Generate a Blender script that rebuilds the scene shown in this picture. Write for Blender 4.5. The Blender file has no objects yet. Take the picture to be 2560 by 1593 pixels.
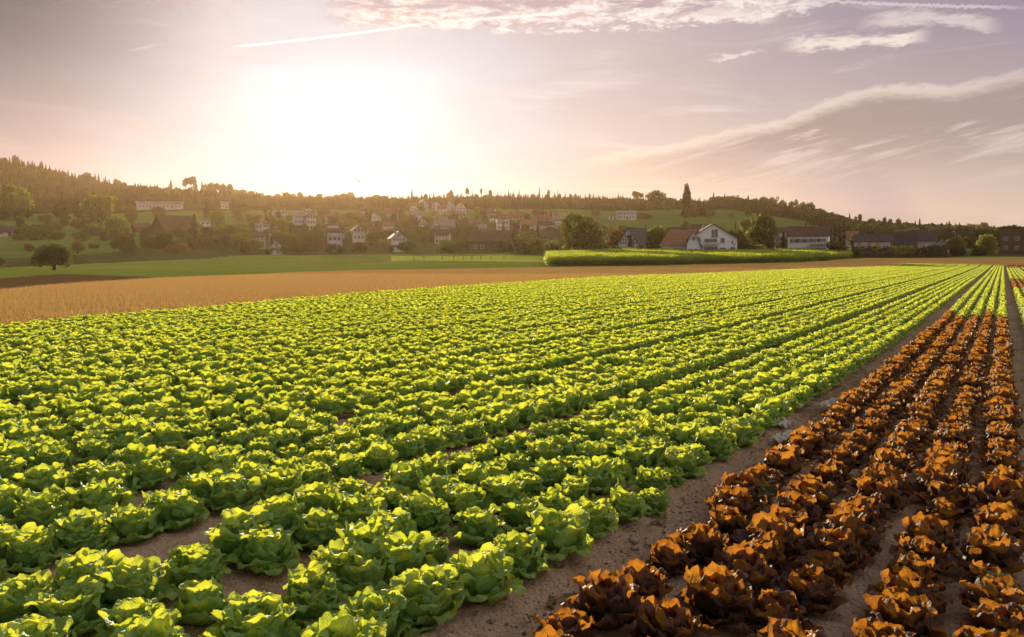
import math, random
import numpy as np
# ---------- camera constants (photo pixels of the 2560 wide picture are used only to survey positions) ----------
F = 2009.0; CX = 1280.0; CY = 796.5; HY = 635.5; CAMH = 1.6
PITCH = math.atan((CY - HY) / F)
CP, SP = math.cos(PITCH), math.sin(PITCH)
def ray(px, py):
    dx = (px - CX) / F; dy = -(py - CY) / F
    return dx, CP + dy * SP, -SP + dy * CP          # world X, Y, Z direction
def project(X, Y, Z):
    z = Z - CAMH; d = Y * CP - z * SP; u = Y * SP + z * CP
    return CX + F * X / d, CY - F * u / d
# ---------- terrain ----------
_ny = np.array([-400, 0, 2, 4, 8, 12, 20, 37, 69, 100, 3000.])
_nz = np.array([.06, .05, .04, 0, -.13, -.235, -.36, -.42, -.56, -.70, -.70])
def near_z(Y):
    o = 0
    for k in (-1., -.5, 0, .5, 1.):
        o = o + np.interp(Y + k * np.maximum(.6, np.minimum(10, np.abs(Y) * .12)), _ny, _nz)
    return o / 5
_tY = np.array([100, 150, 200, 250, 320, 420, 550, 700, 900, 1100, 1500.])
_tx = np.array([-400, 0, 320, 640, 950, 1270, 1580, 1800, 2000, 2160, 2560, 3000.])
_ty = np.array([                      # survey: picture row at which the ground lies, per column and distance
 [681, 674, 660, 640, 600, 560, 520, 470, 372, 384, 430],
 [681, 676, 661, 640, 602, 562, 527, 492, 414, 420, 445],
 [681, 676, 661, 641, 607, 572, 536, 510, 480, 486, 505],
 [681, 675, 660, 644, 616, 578, 540, 517, 503, 510, 530],
 [681, 672, 658, 642, 620, 588, 548, 524, 510, 517, 535],
 [681, 670, 657, 641, 622, 592, 552, 522, 505, 512, 530],
 [681, 668, 653, 637, 621, 594, 556, 525, 512, 518, 532],
 [681, 667, 650, 635, 620, 594, 556, 528, 520, 525, 535],
 [681, 667, 648, 636, 624, 604, 572, 548, 548, 560, 570],
 [681, 668, 651, 639, 630, 618, 600, 588, 583, 585, 588],
 [681, 668, 652, 640, 632, 622, 612, 606, 600, 598, 598],
 [681, 668, 652, 640, 632, 622, 612, 606, 600, 598, 598.]])
_tz = CAMH - (_ty - HY) / F * _tY[None, :]
def height(X, Y):
    X = np.asarray(X, float); Y = np.asarray(Y, float)
    n = near_z(Y)
    out = np.zeros(np.broadcast(X, Y).shape)
    for (dx, dy, wt) in ((0, 0, 2.), (.03, 0, 1), (-.03, 0, 1), (0, .06, 1), (0, -.06, 1)):   # soften the survey's creases
        Yc = np.clip(Y * (1 + dy), 100, 1499.9)
        px = np.clip(CX + F * (X / np.maximum(Y, 60) + dx), -399.9, 2999.9)
        i = np.clip(np.searchsorted(_tx, px) - 1, 0, len(_tx) - 2); j = np.clip(np.searchsorted(_tY, Yc) - 1, 0, len(_tY) - 2)
        a = (px - _tx[i]) / (_tx[i + 1] - _tx[i]); b = (Yc - _tY[j]) / (_tY[j + 1] - _tY[j])
        a = a * a * (3 - 2 * a)
        out = out + wt / 6 * (_tz[i, j] * (1 - a) * (1 - b) + _tz[i + 1, j] * a * (1 - b) + _tz[i, j + 1] * (1 - a) * b + _tz[i + 1, j + 1] * a * b)
    k = np.clip((Y - 85) / 30, 0, 1); k = k * k * (3 - 2 * k)
    return n * (1 - k) + out * k
def hz(X, Y): return float(height(X, Y))
_ry = 1.2 * 1.006 ** np.arange(1195)
def ground_at(px, py, up=0.0):
    """point of the ground (raised by up) that a survey sight line meets"""
    dx, dy, dz = ray(px, py)
    Y = _ry; X = dx / dy * Y; Z = CAMH + dz / dy * Y
    d = Z - (height(X, Y) + up)
    k = np.where(d <= 0)[0]
    if len(k) == 0: return None
    k = max(1, k[0]); a = d[k - 1] / (d[k - 1] - d[k])
    y = Y[k - 1] + a * (Y[k] - Y[k - 1])
    return dx / dy * y, y
def at_depth(px, Y):
    z = hz((px - CX) / F * Y, Y)
    return (px - CX) / F * (Y * CP - (z - CAMH) * SP), Y
# ---------------------------------------------------------------- camera, world, sun, exposure
import bpy
sc = bpy.context.scene
COL = sc.collection
cam_d = bpy.data.cameras.new('camera'); cam = bpy.data.objects.new('camera', cam_d); COL.objects.link(cam)
cam_d.sensor_width = 36; cam_d.lens = F / 2560 * 36; cam_d.clip_start = .05; cam_d.clip_end = 6000
cam.location = (0, 0, CAMH); cam.rotation_euler = (math.pi / 2 - PITCH, 0, 0)
sc.camera = cam
vs = sc.view_settings; vs.view_transform = 'Standard'; vs.look = 'None'; vs.exposure = 0.93; vs.gamma = 1; vs.use_curve_mapping = False
sc.cycles.use_denoising = True
sc.cycles.max_bounces = 8; sc.cycles.diffuse_bounces = 4; sc.cycles.transmission_bounces = 6; sc.cycles.glossy_bounces = 2; sc.cycles.volume_bounces = 0
sc.cycles.sample_clamp_indirect = 4; sc.cycles.sample_clamp_direct = 12
sc.cycles.caustics_reflective = False; sc.cycles.caustics_refractive = False

def azel(px, py):
    x, y, z = ray(px, py); r = math.sqrt(x * x + y * y)
    return math.degrees(math.atan2(x, y)), math.degrees(math.atan2(z, r))
SUN_AZ, SUN_EL = azel(809, 398)
SUN_EL += .2
GLOW_AZ, GLOW_EL = azel(850, 345)

class NT:
    """tiny helper to write node trees as expressions"""
    def __init__(s, tree): s.t = tree
    def node(s, kind, **kw):
        n = s.t.nodes.new(kind)
        for k, v in kw.items(): setattr(n, k, v)
        return n
    def put(s, sock, v):
        if hasattr(v, 'is_output'): s.t.links.new(v, sock)
        else:
            if isinstance(v, (tuple, list)) and hasattr(sock.default_value, '__len__') and len(sock.default_value) == 4 and len(v) == 3: v = tuple(v) + (1,)
            sock.default_value = v
    def m(s, op, a, b=None, c=None, clamp=False):
        n = s.node('ShaderNodeMath', operation=op, use_clamp=clamp)
        for i, v in enumerate((a, b, c)):
            if v is not None: s.put(n.inputs[i], v)
        return n.outputs[0]
    def ss(s, x, lo, hi, a=0., b=1.):
        n = s.node('ShaderNodeMapRange', interpolation_type='SMOOTHSTEP')
        for i, v in enumerate((x, lo, hi, a, b)): s.put(n.inputs[i], v)
        return n.outputs[0]
    def lin(s, x, lo, hi, a=0., b=1.):
        n = s.node('ShaderNodeMapRange')
        for i, v in enumerate((x, lo, hi, a, b)): s.put(n.inputs[i], v)
        return n.outputs[0]
    def mix(s, f, a, b, blend='MIX'):
        n = s.node('ShaderNodeMix', data_type='RGBA', blend_type=blend)
        s.put(n.inputs[0], f); s.put(n.inputs[6], a); s.put(n.inputs[7], b)
        return n.outputs[2]
    def noise(s, vec, scale, detail=3, rough=.55, dist=0., dims='3D', col=False):
        n = s.node('ShaderNodeTexNoise', noise_dimensions=dims)
        if vec is not None: s.put(n.inputs['Vector'], vec)
        s.put(n.inputs['Scale'], scale); s.put(n.inputs['Detail'], detail); s.put(n.inputs['Roughness'], rough); s.put(n.inputs['Distortion'], dist)
        return n.outputs[1 if col else 0]
    def ramp(s, x, stops, interp='LINEAR'):
        n = s.node('ShaderNodeValToRGB'); cr = n.color_ramp; cr.interpolation = interp
        while len(cr.elements) < len(stops): cr.elements.new(.5)
        for e, (p, c) in zip(cr.elements, stops): e.position = p; e.color = tuple(c) + (1,) if len(c) == 3 else c
        s.put(n.inputs[0], x); return n.outputs[0]
    def curve(s, x, pts, lo, hi):
        """value curve through pts, whose y values lie in lo..hi and x values anywhere"""
        xs = [p[0] for p in pts]; a, b = min(xs), max(xs)
        n = s.node('ShaderNodeFloatCurve'); c = n.mapping.curves[0]
        pts = sorted(pts)
        q = [((p[0] - a) / (b - a), (p[1] - lo) / (hi - lo)) for p in pts]
        c.points[0].location = q[0]; c.points[1].location = q[-1]
        for p in q[1:-1]: c.points.new(*p)
        n.mapping.update()
        s.put(n.inputs[1], s.lin(x, a, b))
        return s.lin(n.outputs[0], 0., 1., lo, hi)
    def comb(s, x, y, z=0.):
        n = s.node('ShaderNodeCombineXYZ')
        for i, v in enumerate((x, y, z)): s.put(n.inputs[i], v)
        return n.outputs[0]

def build_world():
    w = bpy.data.worlds.new('World'); sc.world = w; w.use_nodes = True
    t = w.node_tree; t.nodes.clear(); N = NT(t)
    out = N.node('ShaderNodeOutputWorld')
    sky = N.node('ShaderNodeTexSky', sky_type='NISHITA', sun_disc=False)
    sky.sun_elevation = math.radians(SUN_EL); sky.sun_rotation = math.radians(SUN_AZ); sky.dust_density = 3
    bg1 = N.node('ShaderNodeBackground'); N.put(bg1.inputs[0], N.mix(1., sky.outputs[0], (.02, .022, .028), 'MULTIPLY')); bg1.inputs[1].default_value = 0.05
    tc = N.node('ShaderNodeTexCoord'); sp = N.node('ShaderNodeSeparateXYZ'); t.links.new(tc.outputs['Generated'], sp.inputs[0])
    x, y, z = sp.outputs
    az = N.m('MULTIPLY', N.m('ARCTAN2', x, y), 57.2958)
    el = N.m('MULTIPLY', N.m('ARCSINE', z), 57.2958)
    def dist_to(a, e):
        a, e = math.radians(a), math.radians(e)
        d = N.node('ShaderNodeVectorMath', operation='DOT_PRODUCT'); t.links.new(tc.outputs['Generated'], d.inputs[0])
        d.inputs[1].default_value = (math.sin(a) * math.cos(e), math.cos(a) * math.cos(e), math.sin(e))
        return N.m('MULTIPLY', N.m('ARCCOSINE', d.outputs['Value']), 57.2958)
    dg = dist_to(GLOW_AZ, GLOW_EL)
    uv = N.comb(N.m('MULTIPLY', az, .1), N.m('MULTIPLY', el, .1), 0.)
    streak = N.noise(N.comb(N.m('MULTIPLY', N.m('ADD', az, N.m('MULTIPLY', el, 1.2)), .045), N.m('MULTIPLY', N.m('SUBTRACT', el, N.m('MULTIPLY', az, .06)), .22), 3.), 1.0, 6, .55, .6)
    soft = N.noise(uv, .55, 3, .5, .4)
    dd = N.m('ADD', dg, N.m('MULTIPLY', N.m('SUBTRACT', streak, .5), 13.))
    dd = N.m('ADD', dd, N.m('MULTIPLY', N.m('SUBTRACT', soft, .5), 6.))
    dd = N.m('ADD', dd, N.m('MULTIPLY', N.ss(el, 10., 20.), 6.))
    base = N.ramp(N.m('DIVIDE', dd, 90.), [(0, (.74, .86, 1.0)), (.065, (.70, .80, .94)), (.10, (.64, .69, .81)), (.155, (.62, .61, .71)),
                 (.20, (.60, .52, .58)), (.27, (.54, .45, .50)), (.34, (.47, .39, .455)), (.43, (.365, .30, .385)), (.56, (.28, .245, .34)), (.72, (.80, .78, .82)), (1, (.88, .86, .88))])  # last stops: unseen sky overhead and behind the camera, brightened as added fill
    # peach band low on the right, mauve on the far left
    low = N.m('MULTIPLY', N.ss(el, 17., 1.), N.ss(az, -8., 14.))
    base = N.mix(N.m('MULTIPLY', low, .65), base, (.78, .64, .53))
    wisp = N.ss(N.noise(N.comb(N.m('MULTIPLY', N.m('ADD', az, N.m('MULTIPLY', el, .8)), .06), N.m('MULTIPLY', el, .35), 9.), 1.3, 7, .6, .8), .52, .78)
    base = N.mix(N.m('MULTIPLY', wisp, .75), base, (.82, .73, .74))
    puff = N.m('MULTIPLY', N.ss(dist_to(*azel(505, 75)), 5.5, 1.), N.ss(N.noise(uv, 3.2, 5, .6, .8), .38, .58))
    base = N.mix(N.m('MULTIPLY', puff, .55), base, (.80, .70, .72))
    blue = N.m('MULTIPLY', N.ss(N.noise(uv, .7, 2, .5, .3), .48, .66), N.ss(dg, 22., 40.))
    base = N.mix(N.m('MULTIPLY', blue, .5), base, (.33, .30, .43))
    dark = N.m('MULTIPLY', N.ss(az, -16., -33.), N.ss(el, 0., 17.))
    base = N.mix(N.m('MULTIPLY', dark, .95), base, (.04, .07, .12))
    # coordinates of cloud texture
    n1 = N.noise(N.comb(N.m('MULTIPLY', az, .10), N.m('MULTIPLY', el, .42), 1.), 3.0, 8, .62, .5)
    n2 = N.noise(N.comb(N.m('MULTIPLY', az, .22), N.m('MULTIPLY', el, .6), 5.), 3.4, 8, .66, .3)
    n3 = N.noise(N.comb(N.m('MULTIPLY', N.m('SUBTRACT', az, N.m('MULTIPLY', el, .5)), .05), N.m('MULTIPLY', N.m('SUBTRACT', el, N.m('MULTIPLY', az, .22)), .4), 2.), 3.0, 9, .64, .35)
    def A(pts): return [azel(px * 1.0535, py * 1.0535) for px, py in pts]
    # --- bright ragged cloud sheet along the top of the picture
    edge = A([(560, -60), (720, 10), (790, 92), (920, 120), (1150, 132), (1320, 128), (1480, 110), (1600, 84), (1750, 62), (1900, 38), (2050, -20)])
    e1 = N.curve(az, edge, 15., 27.)
    cover = N.m('MULTIPLY', N.ss(N.m('ADD', el, N.m('MULTIPLY', N.m('SUBTRACT', n2, .5), 2.6)), e1, N.m('ADD', e1, .5)), N.m('MULTIPLY', N.ss(az, -14., -10.), N.ss(az, 26., 16.)))
    body = N.ss(N.m('ADD', n1, N.m('MULTIPLY', N.ss(el, N.m('ADD', e1, 2.2), N.m('ADD', e1, .2)), .16)), .42, .60)
    base = N.mix(N.m('MULTIPLY', cover, .8), base, (.47, .365, .42))
    base = N.mix(N.m('MULTIPLY', N.m('MULTIPLY', cover, body), 1.), base, N.mix(N.ss(n2, .38, .60), (.66, .52, .52), (.96, .89, .87)))
    # --- streaky clouds, upper right
    def streakcloud(pts, half, k, bright, dark):
        P = A(pts); c = N.curve(az, P, 2., 27.)
        azs = [p[0] for p in P]
        off = N.m('SUBTRACT', N.m('ADD', el, N.m('MULTIPLY', N.m('SUBTRACT', n2, .5), 1.9)), c)
        inside = N.m('MULTIPLY', N.ss(N.m('ABSOLUTE', off), half, half * .25), N.m('MULTIPLY', N.ss(az, azs[0] - .3, azs[0] + 1.8), N.ss(az, azs[-1] + .3, azs[-1] - 1.5)))
        a = N.m('MULTIPLY', inside, N.ss(n1, .34, .5)); nonlocal base
        base = N.mix(N.m('MULTIPLY', a, k), base, N.mix(N.ss(off, -half * .2, half * .7), bright, dark))
    streakcloud([(1850, 112), (1980, 96), (2100, 92), (2210, 78)], .62, .9, (.95, .84, .76), (.80, .67, .64))
    streakcloud([(1670, 136), (1740, 132), (1820, 120)], .26, .75, (.93, .82, .78), (.8, .68, .66))
    streakcloud([(2030, 62), (2150, 40), (2300, 50), (2380, 64)], .60, .6, (.92, .80, .76), (.72, .60, .60))
    streakcloud([(1620, 30), (1750, 36), (1850, 52)], .55, .55, (.90, .79, .78), (.7, .58, .6))
    # --- the big brown-grey bank on the right with its bright upper rim
    up = A([(1330, 384), (1450, 366), (1620, 338), (1750, 306), (1860, 284), (1960, 242), (2060, 212), (2160, 204), (2260, 206), (2350, 186), (2430, 170), (2600, 150)])
    c2 = N.curve(az, up, 5., 22.)
    o2 = N.m('SUBTRACT', c2, N.m('ADD', el, N.m('MULTIPLY', N.m('SUBTRACT', n2, .5), 1.1)))     # degrees below the rim
    fade = N.m('MULTIPLY', N.ss(az, 3., 19.), N.m('MULTIPLY', N.ss(el, 3.5, 8.5), N.ss(az, 70., 45.)))
    inb = N.m('MULTIPLY', N.ss(o2, 0., .5), fade)
    holes = N.ss(N.m('ADD', n3, N.m('MULTIPLY', N.ss(el, 10., 5.), .12)), .56, .72)
    bank = N.mix(holes, (.39, .305, .30), (.72, .60, .56))
    base = N.mix(N.m('MULTIPLY', inb, .95), base, bank)
    rim = N.m('MULTIPLY', N.m('MULTIPLY', N.ss(o2, -.25, .15), N.ss(o2, 1.0, .25)), N.m('MULTIPLY', N.ss(az, 3., 8.), N.ss(az, 40., 26.)))
    base = N.mix(N.m('MULTIPLY', rim, .6), base, (.92, .78, .69))
    # --- vapour trails
    def trail(a, b, wdt, k, fuzz=0.):
        (a0, e0), (a1, e1_) = A([a, b]); sl = (e1_ - e0) / (a1 - a0)
        off = N.m('SUBTRACT', el, N.m('ADD', N.m('MULTIPLY', N.m('SUBTRACT', az, a0), sl), e0))
        if fuzz: off = N.m('ADD', off, N.m('MULTIPLY', N.m('SUBTRACT', N.noise(N.comb(N.m('MULTIPLY', az, 3.), el, 0.), 1.5, 2), .5), fuzz))
        a_ = N.m('MULTIPLY', N.ss(N.m('ABSOLUTE', off), wdt, wdt * .3), N.m('MULTIPLY', N.ss(az, a0, a0 + 1.), N.ss(az, a1, a1 - 4.)))
        nonlocal base
        base = N.mix(N.m('MULTIPLY', a_, k), base, (1.15, 1.08, 1.06))
    trail((545, 112), (1060, 48), .10, 1.0)
    trail((300, 122), (420, 97), .11, .35)
    trail((1030, 52), (1420, 22), .13, .6, .2)
    trail((1950, 2), (2500, 18), .14, .32, .3)
    ground = N.ss(el, -1., -6.)
    base = N.mix(ground, base, (.12, .10, .07))
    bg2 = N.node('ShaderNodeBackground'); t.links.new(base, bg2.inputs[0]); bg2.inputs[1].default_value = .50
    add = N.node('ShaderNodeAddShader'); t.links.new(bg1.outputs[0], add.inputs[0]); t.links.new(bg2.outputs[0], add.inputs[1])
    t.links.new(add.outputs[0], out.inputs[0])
build_world()

sun_d = bpy.data.lights.new('sun', 'SUN'); sun_d.energy = 5.0; sun_d.angle = math.radians(.6); sun_d.color = (1.0, .80, .52)
sun = bpy.data.objects.new('sun', sun_d); COL.objects.link(sun)
from mathutils import Vector, Matrix, Euler, noise as mnoise
_a, _e = math.radians(SUN_AZ), math.radians(SUN_EL)
SUNV = Vector((math.sin(_a) * math.cos(_e), math.cos(_a) * math.cos(_e), math.sin(_e)))
sun.rotation_euler = SUNV.to_track_quat('Z', 'Y').to_euler(); sun.location = (0, 0, 60)
HAZE_DENSITY = .00007
# ---------------------------------------------------------------- helpers
rng = random.Random(7)
nrs = np.random.RandomState(11)
def tag(o, label=None, cat=None, group=None, kind=None):
    if label: o['label'] = label
    if cat: o['category'] = cat
    if group: o['group'] = group
    if kind: o['kind'] = kind
    return o
def mesh_np(name, verts, faces, uv=None, smooth=True, mat=None):
    """faces: int array (n,3) or (n,4); uv per vertex"""
    verts = np.asarray(verts, np.float32); faces = np.asarray(faces, np.int32)
    k = faces.shape[1]; me = bpy.data.meshes.new(name)
    me.vertices.add(len(verts)); me.vertices.foreach_set('co', verts.ravel())
    me.loops.add(faces.size); me.loops.foreach_set('vertex_index', faces.ravel())
    me.polygons.add(len(faces)); me.polygons.foreach_set('loop_start', np.arange(0, faces.size, k, dtype=np.int32))
    try: me.polygons.foreach_set('loop_total', np.full(len(faces), k, np.int32))
    except Exception: pass
    me.polygons.foreach_set('use_smooth', np.full(len(faces), smooth))
    if uv is not None:
        l = me.uv_layers.new(name='UVMap'); l.data.foreach_set('uv', np.asarray(uv, np.float32)[faces.ravel()].ravel())
    me.update(); me.validate()
    if mat: me.materials.append(mat)
    return me
def obj(name, me, parent=None, loc=(0, 0, 0), rot=(0, 0, 0), scale=(1, 1, 1)):
    o = bpy.data.objects.new(name, me); COL.objects.link(o)
    o.location = loc; o.rotation_euler = rot; o.scale = scale
    if parent: o.parent = parent
    return o
class MB:
    """collects boxes, prisms and tubes into one flat-shaded mesh"""
    def __init__(s): s.v = []; s.f = []
    def add(s, vs, fs):
        k = len(s.v); s.v += [tuple(v) for v in vs]; s.f += [tuple(i + k for i in f) for f in fs]; return s
    def box(s, x0, x1, y0, y1, z0, z1):
        return s.add([(x0, y0, z0), (x1, y0, z0), (x1, y1, z0), (x0, y1, z0), (x0, y0, z1), (x1, y0, z1), (x1, y1, z1), (x0, y1, z1)],
                     [(0, 3, 2, 1), (4, 5, 6, 7), (0, 1, 5, 4), (1, 2, 6, 5), (2, 3, 7, 6), (3, 0, 4, 7)])
    def poly(s, pts, thick):
        """prism from a planar polygon pushed along thick"""
        n = len(pts); a = [Vector(p) for p in pts]; t = Vector(thick)
        return s.add(a + [p + t for p in a], [tuple(range(n))[::-1], tuple(range(n, 2 * n))] + [(i, (i + 1) % n, n + (i + 1) % n, n + i) for i in range(n)])
    def tube(s, pts, rad, n=6):
        pts = [Vector(p) for p in pts]; base = len(s.v)
        for i, p in enumerate(pts):
            d = (pts[min(i + 1, len(pts) - 1)] - pts[max(i - 1, 0)]).normalized()
            a = d.orthogonal().normalized(); b = d.cross(a)
            r = rad[i] if isinstance(rad, (list, tuple)) else rad
            for k in range(n):
                th = 2 * math.pi * k / n; s.v.append(tuple(p + a * (r * math.cos(th)) + b * (r * math.sin(th))))
        for i in range(len(pts) - 1):
            for k in range(n):
                q = base + i * n; s.f.append((q + k, q + (k + 1) % n, q + n + (k + 1) % n, q + n + k))
        s.f.append(tuple(base + k for k in range(n))[::-1]); s.f.append(tuple(base + (len(pts) - 1) * n + k for k in range(n)))
        return s
    def mesh(s, name, mat, smooth=False):
        me = bpy.data.meshes.new(name); me.from_pydata(s.v, [], s.f); me.materials.append(mat)
        if smooth: me.polygons.foreach_set('use_smooth', [True] * len(me.polygons))
        me.update(); return me
    def build(s, name, mat, parent=None, smooth=False): return obj(name, s.mesh(name, mat, smooth), parent)

# ---------------------------------------------------------------- materials
def new_mat(name):
    m = bpy.data.materials.new(name); m.use_nodes = True; t = m.node_tree; t.nodes.clear()
    return m, NT(t), t
def principled(N, base, rough=.6, spec=.5, **kw):
    b = N.node('ShaderNodeBsdfPrincipled'); N.put(b.inputs['Base Color'], base); N.put(b.inputs['Roughness'], rough); N.put(b.inputs['Specular IOR Level'], spec)
    for k, v in kw.items(): N.put(b.inputs[k], v)
    return b
def matte(N, base):
    b = N.node('ShaderNodeBsdfDiffuse'); N.put(b.inputs['Color'], base); b.inputs['Roughness'].default_value = .5; return b
def output(N, shader, vol=False):
    o = N.node('ShaderNodeOutputMaterial'); N.t.links.new(shader, o.inputs['Volume' if vol else 'Surface']); return o
def bump(N, h, strength, dist, normal=None):
    b = N.node('ShaderNodeBump'); N.put(b.inputs['Strength'], strength); N.put(b.inputs['Distance'], dist); N.put(b.inputs['Height'], h)
    if normal: N.put(b.inputs['Normal'], normal)
    return b.outputs[0]
def plain(name, col, rough=.7, var=.15, scale=3., spec=.3, bmp=0., metal=0.):
    m, N, t = new_mat(name)
    g = N.node('ShaderNodeTexCoord').outputs['Object']
    n = N.noise(g, scale, 5, .6)
    c = N.mix(N.ss(n, .3, .7), tuple(v * (1 - var) for v in col), tuple(min(1, v * (1 + var)) for v in col))
    p = principled(N, c, rough, spec, Metallic=metal)
    if bmp: N.put(p.inputs['Normal'], bump(N, N.noise(g, scale * 6, 4), .6, bmp))
    output(N, p.outputs[0]); return m
def leaf_mat(name, lo, hi, tlo, thi, tmix, rough=.42, spec=.5, redness=False, veins=True, base_t=None):
    m, N, t = new_mat(name)
    oi = N.node('ShaderNodeObjectInfo').outputs['Random']
    tc = N.node('ShaderNodeTexCoord'); uv = N.node('ShaderNodeSeparateXYZ'); t.links.new(tc.outputs['UV'], uv.inputs[0])
    u, v, _ = uv.outputs
    n = N.noise(tc.outputs['Object'], 22., 3, .6)
    f = N.m('ADD', N.m('MULTIPLY', N.ss(n, .3, .7), .6), N.m('MULTIPLY', oi, .4))
    col = N.mix(f, lo, hi); tr = N.mix(f, tlo, thi)
    if redness:
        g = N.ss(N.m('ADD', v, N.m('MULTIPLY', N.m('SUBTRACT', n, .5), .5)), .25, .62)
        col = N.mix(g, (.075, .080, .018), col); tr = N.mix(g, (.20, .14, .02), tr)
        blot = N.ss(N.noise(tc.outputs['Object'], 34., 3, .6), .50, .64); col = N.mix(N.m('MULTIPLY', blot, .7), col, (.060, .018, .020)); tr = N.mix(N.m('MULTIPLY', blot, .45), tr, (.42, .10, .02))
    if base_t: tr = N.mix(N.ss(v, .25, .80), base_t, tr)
    p = principled(N, col, rough, spec)
    tl = N.node('ShaderNodeBsdfTranslucent'); N.put(tl.inputs['Color'], tr)
    if veins:
        a = N.m('ABSOLUTE', N.m('SUBTRACT', u, .5))
        rib = N.ss(a, .07, .0)
        side = N.m('SINE', N.m('MULTIPLY', N.m('SUBTRACT', v, N.m('MULTIPLY', a, 1.3)), 46.))
        h = N.m('ADD', N.m('MULTIPLY', N.noise(tc.outputs['UV'], 9., 4, .65, .6), 1.0), N.m('MULTIPLY', N.m('POWER', N.m('ABSOLUTE', side), .5), .16))
        h = N.m('SUBTRACT', h, N.m('MULTIPLY', rib, .35))
        nb = bump(N, h, .8, .012)
        N.put(p.inputs['Normal'], nb); N.put(tl.inputs['Normal'], nb)
    mx = N.node('ShaderNodeMixShader'); mx.inputs[0].default_value = tmix
    t.links.new(p.outputs[0], mx.inputs[1]); t.links.new(tl.outputs[0], mx.inputs[2])
    output(N, mx.outputs[0]); return m
M = {}
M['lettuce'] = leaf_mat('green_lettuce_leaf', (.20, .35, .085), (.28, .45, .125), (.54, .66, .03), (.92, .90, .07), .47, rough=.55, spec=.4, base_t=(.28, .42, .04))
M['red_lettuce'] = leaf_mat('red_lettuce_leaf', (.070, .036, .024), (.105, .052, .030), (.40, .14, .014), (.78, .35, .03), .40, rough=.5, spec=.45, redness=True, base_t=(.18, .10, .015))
M['weed'] = leaf_mat('weed_leaf', (.07, .14, .03), (.12, .22, .05), (.30, .40, .05), (.4, .5, .08), .4, veins=False)
M['corn'] = leaf_mat('corn_leaf', (.05, .13, .012), (.09, .20, .02), (.55, .66, .02), (.86, .90, .04), .5, veins=False, base_t=(.12, .20, .01))  # base_t dims the lower leaves: shade of the front face put into colour
def crown_mat(name, lo, hi, tlo, thi): return leaf_mat(name, lo, hi, tlo, thi, .38, rough=.6, spec=.25, veins=False)
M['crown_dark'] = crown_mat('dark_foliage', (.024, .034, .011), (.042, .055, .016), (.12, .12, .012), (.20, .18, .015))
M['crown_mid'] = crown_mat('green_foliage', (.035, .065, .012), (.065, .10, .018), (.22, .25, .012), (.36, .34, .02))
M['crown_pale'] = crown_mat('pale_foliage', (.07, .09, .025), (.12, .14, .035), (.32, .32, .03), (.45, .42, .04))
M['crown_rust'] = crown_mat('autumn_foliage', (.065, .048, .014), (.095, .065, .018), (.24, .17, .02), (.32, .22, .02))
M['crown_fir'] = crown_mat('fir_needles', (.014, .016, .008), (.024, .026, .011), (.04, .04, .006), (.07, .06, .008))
M['bark'] = plain('bark', (.07, .05, .035), .9, .4, 8)
# ---------------------------------------------------------------- ground
TH = math.radians(31.35); SN, CS = math.sin(TH), math.cos(TH)
def st_of(X, Y): return X * SN + Y * CS, X * CS - Y * SN
def xy_of(s, t): return s * SN + t * CS, s * CS - t * SN
TRACK0 = -1.66; PITCHB = 2.03
ROWOFF = (.32, .675, 1.02, 1.365, 1.71)
# edge of the planted land, surveyed from the photograph (row coordinates)
_edge = [st_of(*ground_at(px, py, up=.15)) for px, py in ((-250, 833), (0, 810), (200, 792), (400, 775), (760, 742), (1106, 716), (1500, 692), (2000, 672), (2250, 662))]
_edge = [(-12, _edge[0][1])] + _edge
EDS = np.array([e[0] for e in _edge]); EDT = np.array([e[1] for e in _edge])
S_END = st_of(*ground_at(2480, 662, up=.1))[0]
def t_edge(s): return np.interp(s, EDS, EDT)

def track_shape(s, t):
    """soil relief: shallow wheel tracks between the beds, clods and crumbs"""
    d = (t - TRACK0 + PITCHB / 2) % PITCHB - PITCHB / 2
    return -.035 * np.exp(-(d / .17) ** 4) + .012 * np.cos(2 * np.pi * d / PITCHB)
def fbm(x, y, sc, seed=0):
    """cheap value noise, vectorised"""
    out = 0; amp = 1.; tot = 0
    for o in range(4):
        X, Y = x * sc, y * sc; xi, yi = np.floor(X).astype(np.int64), np.floor(Y).astype(np.int64); fx, fy = X - xi, Y - yi
        fx, fy = fx * fx * (3 - 2 * fx), fy * fy * (3 - 2 * fy)
        def h(a, b):
            n = (a * 374761393 + b * 668265263 + (seed + o) * 1274126177) & 0xffffffff
            n = ((n ^ (n >> 13)) * 1274126177) & 0xffffffff
            return ((n ^ (n >> 16)) & 0xffff) / 65535.
        out = out + amp * (h(xi, yi) * (1 - fx) * (1 - fy) + h(xi + 1, yi) * fx * (1 - fy) + h(xi, yi + 1) * (1 - fx) * fy + h(xi + 1, yi + 1) * fx * fy)
        tot += amp; amp *= .55; sc *= 2.1
    return out / tot
def grid_faces(ni, nj):
    i, j = np.meshgrid(np.arange(ni - 1), np.arange(nj - 1), indexing='ij'); a = (i * nj + j).ravel()
    return np.stack([a, a + nj, a + nj + 1, a + 1], 1)

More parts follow.
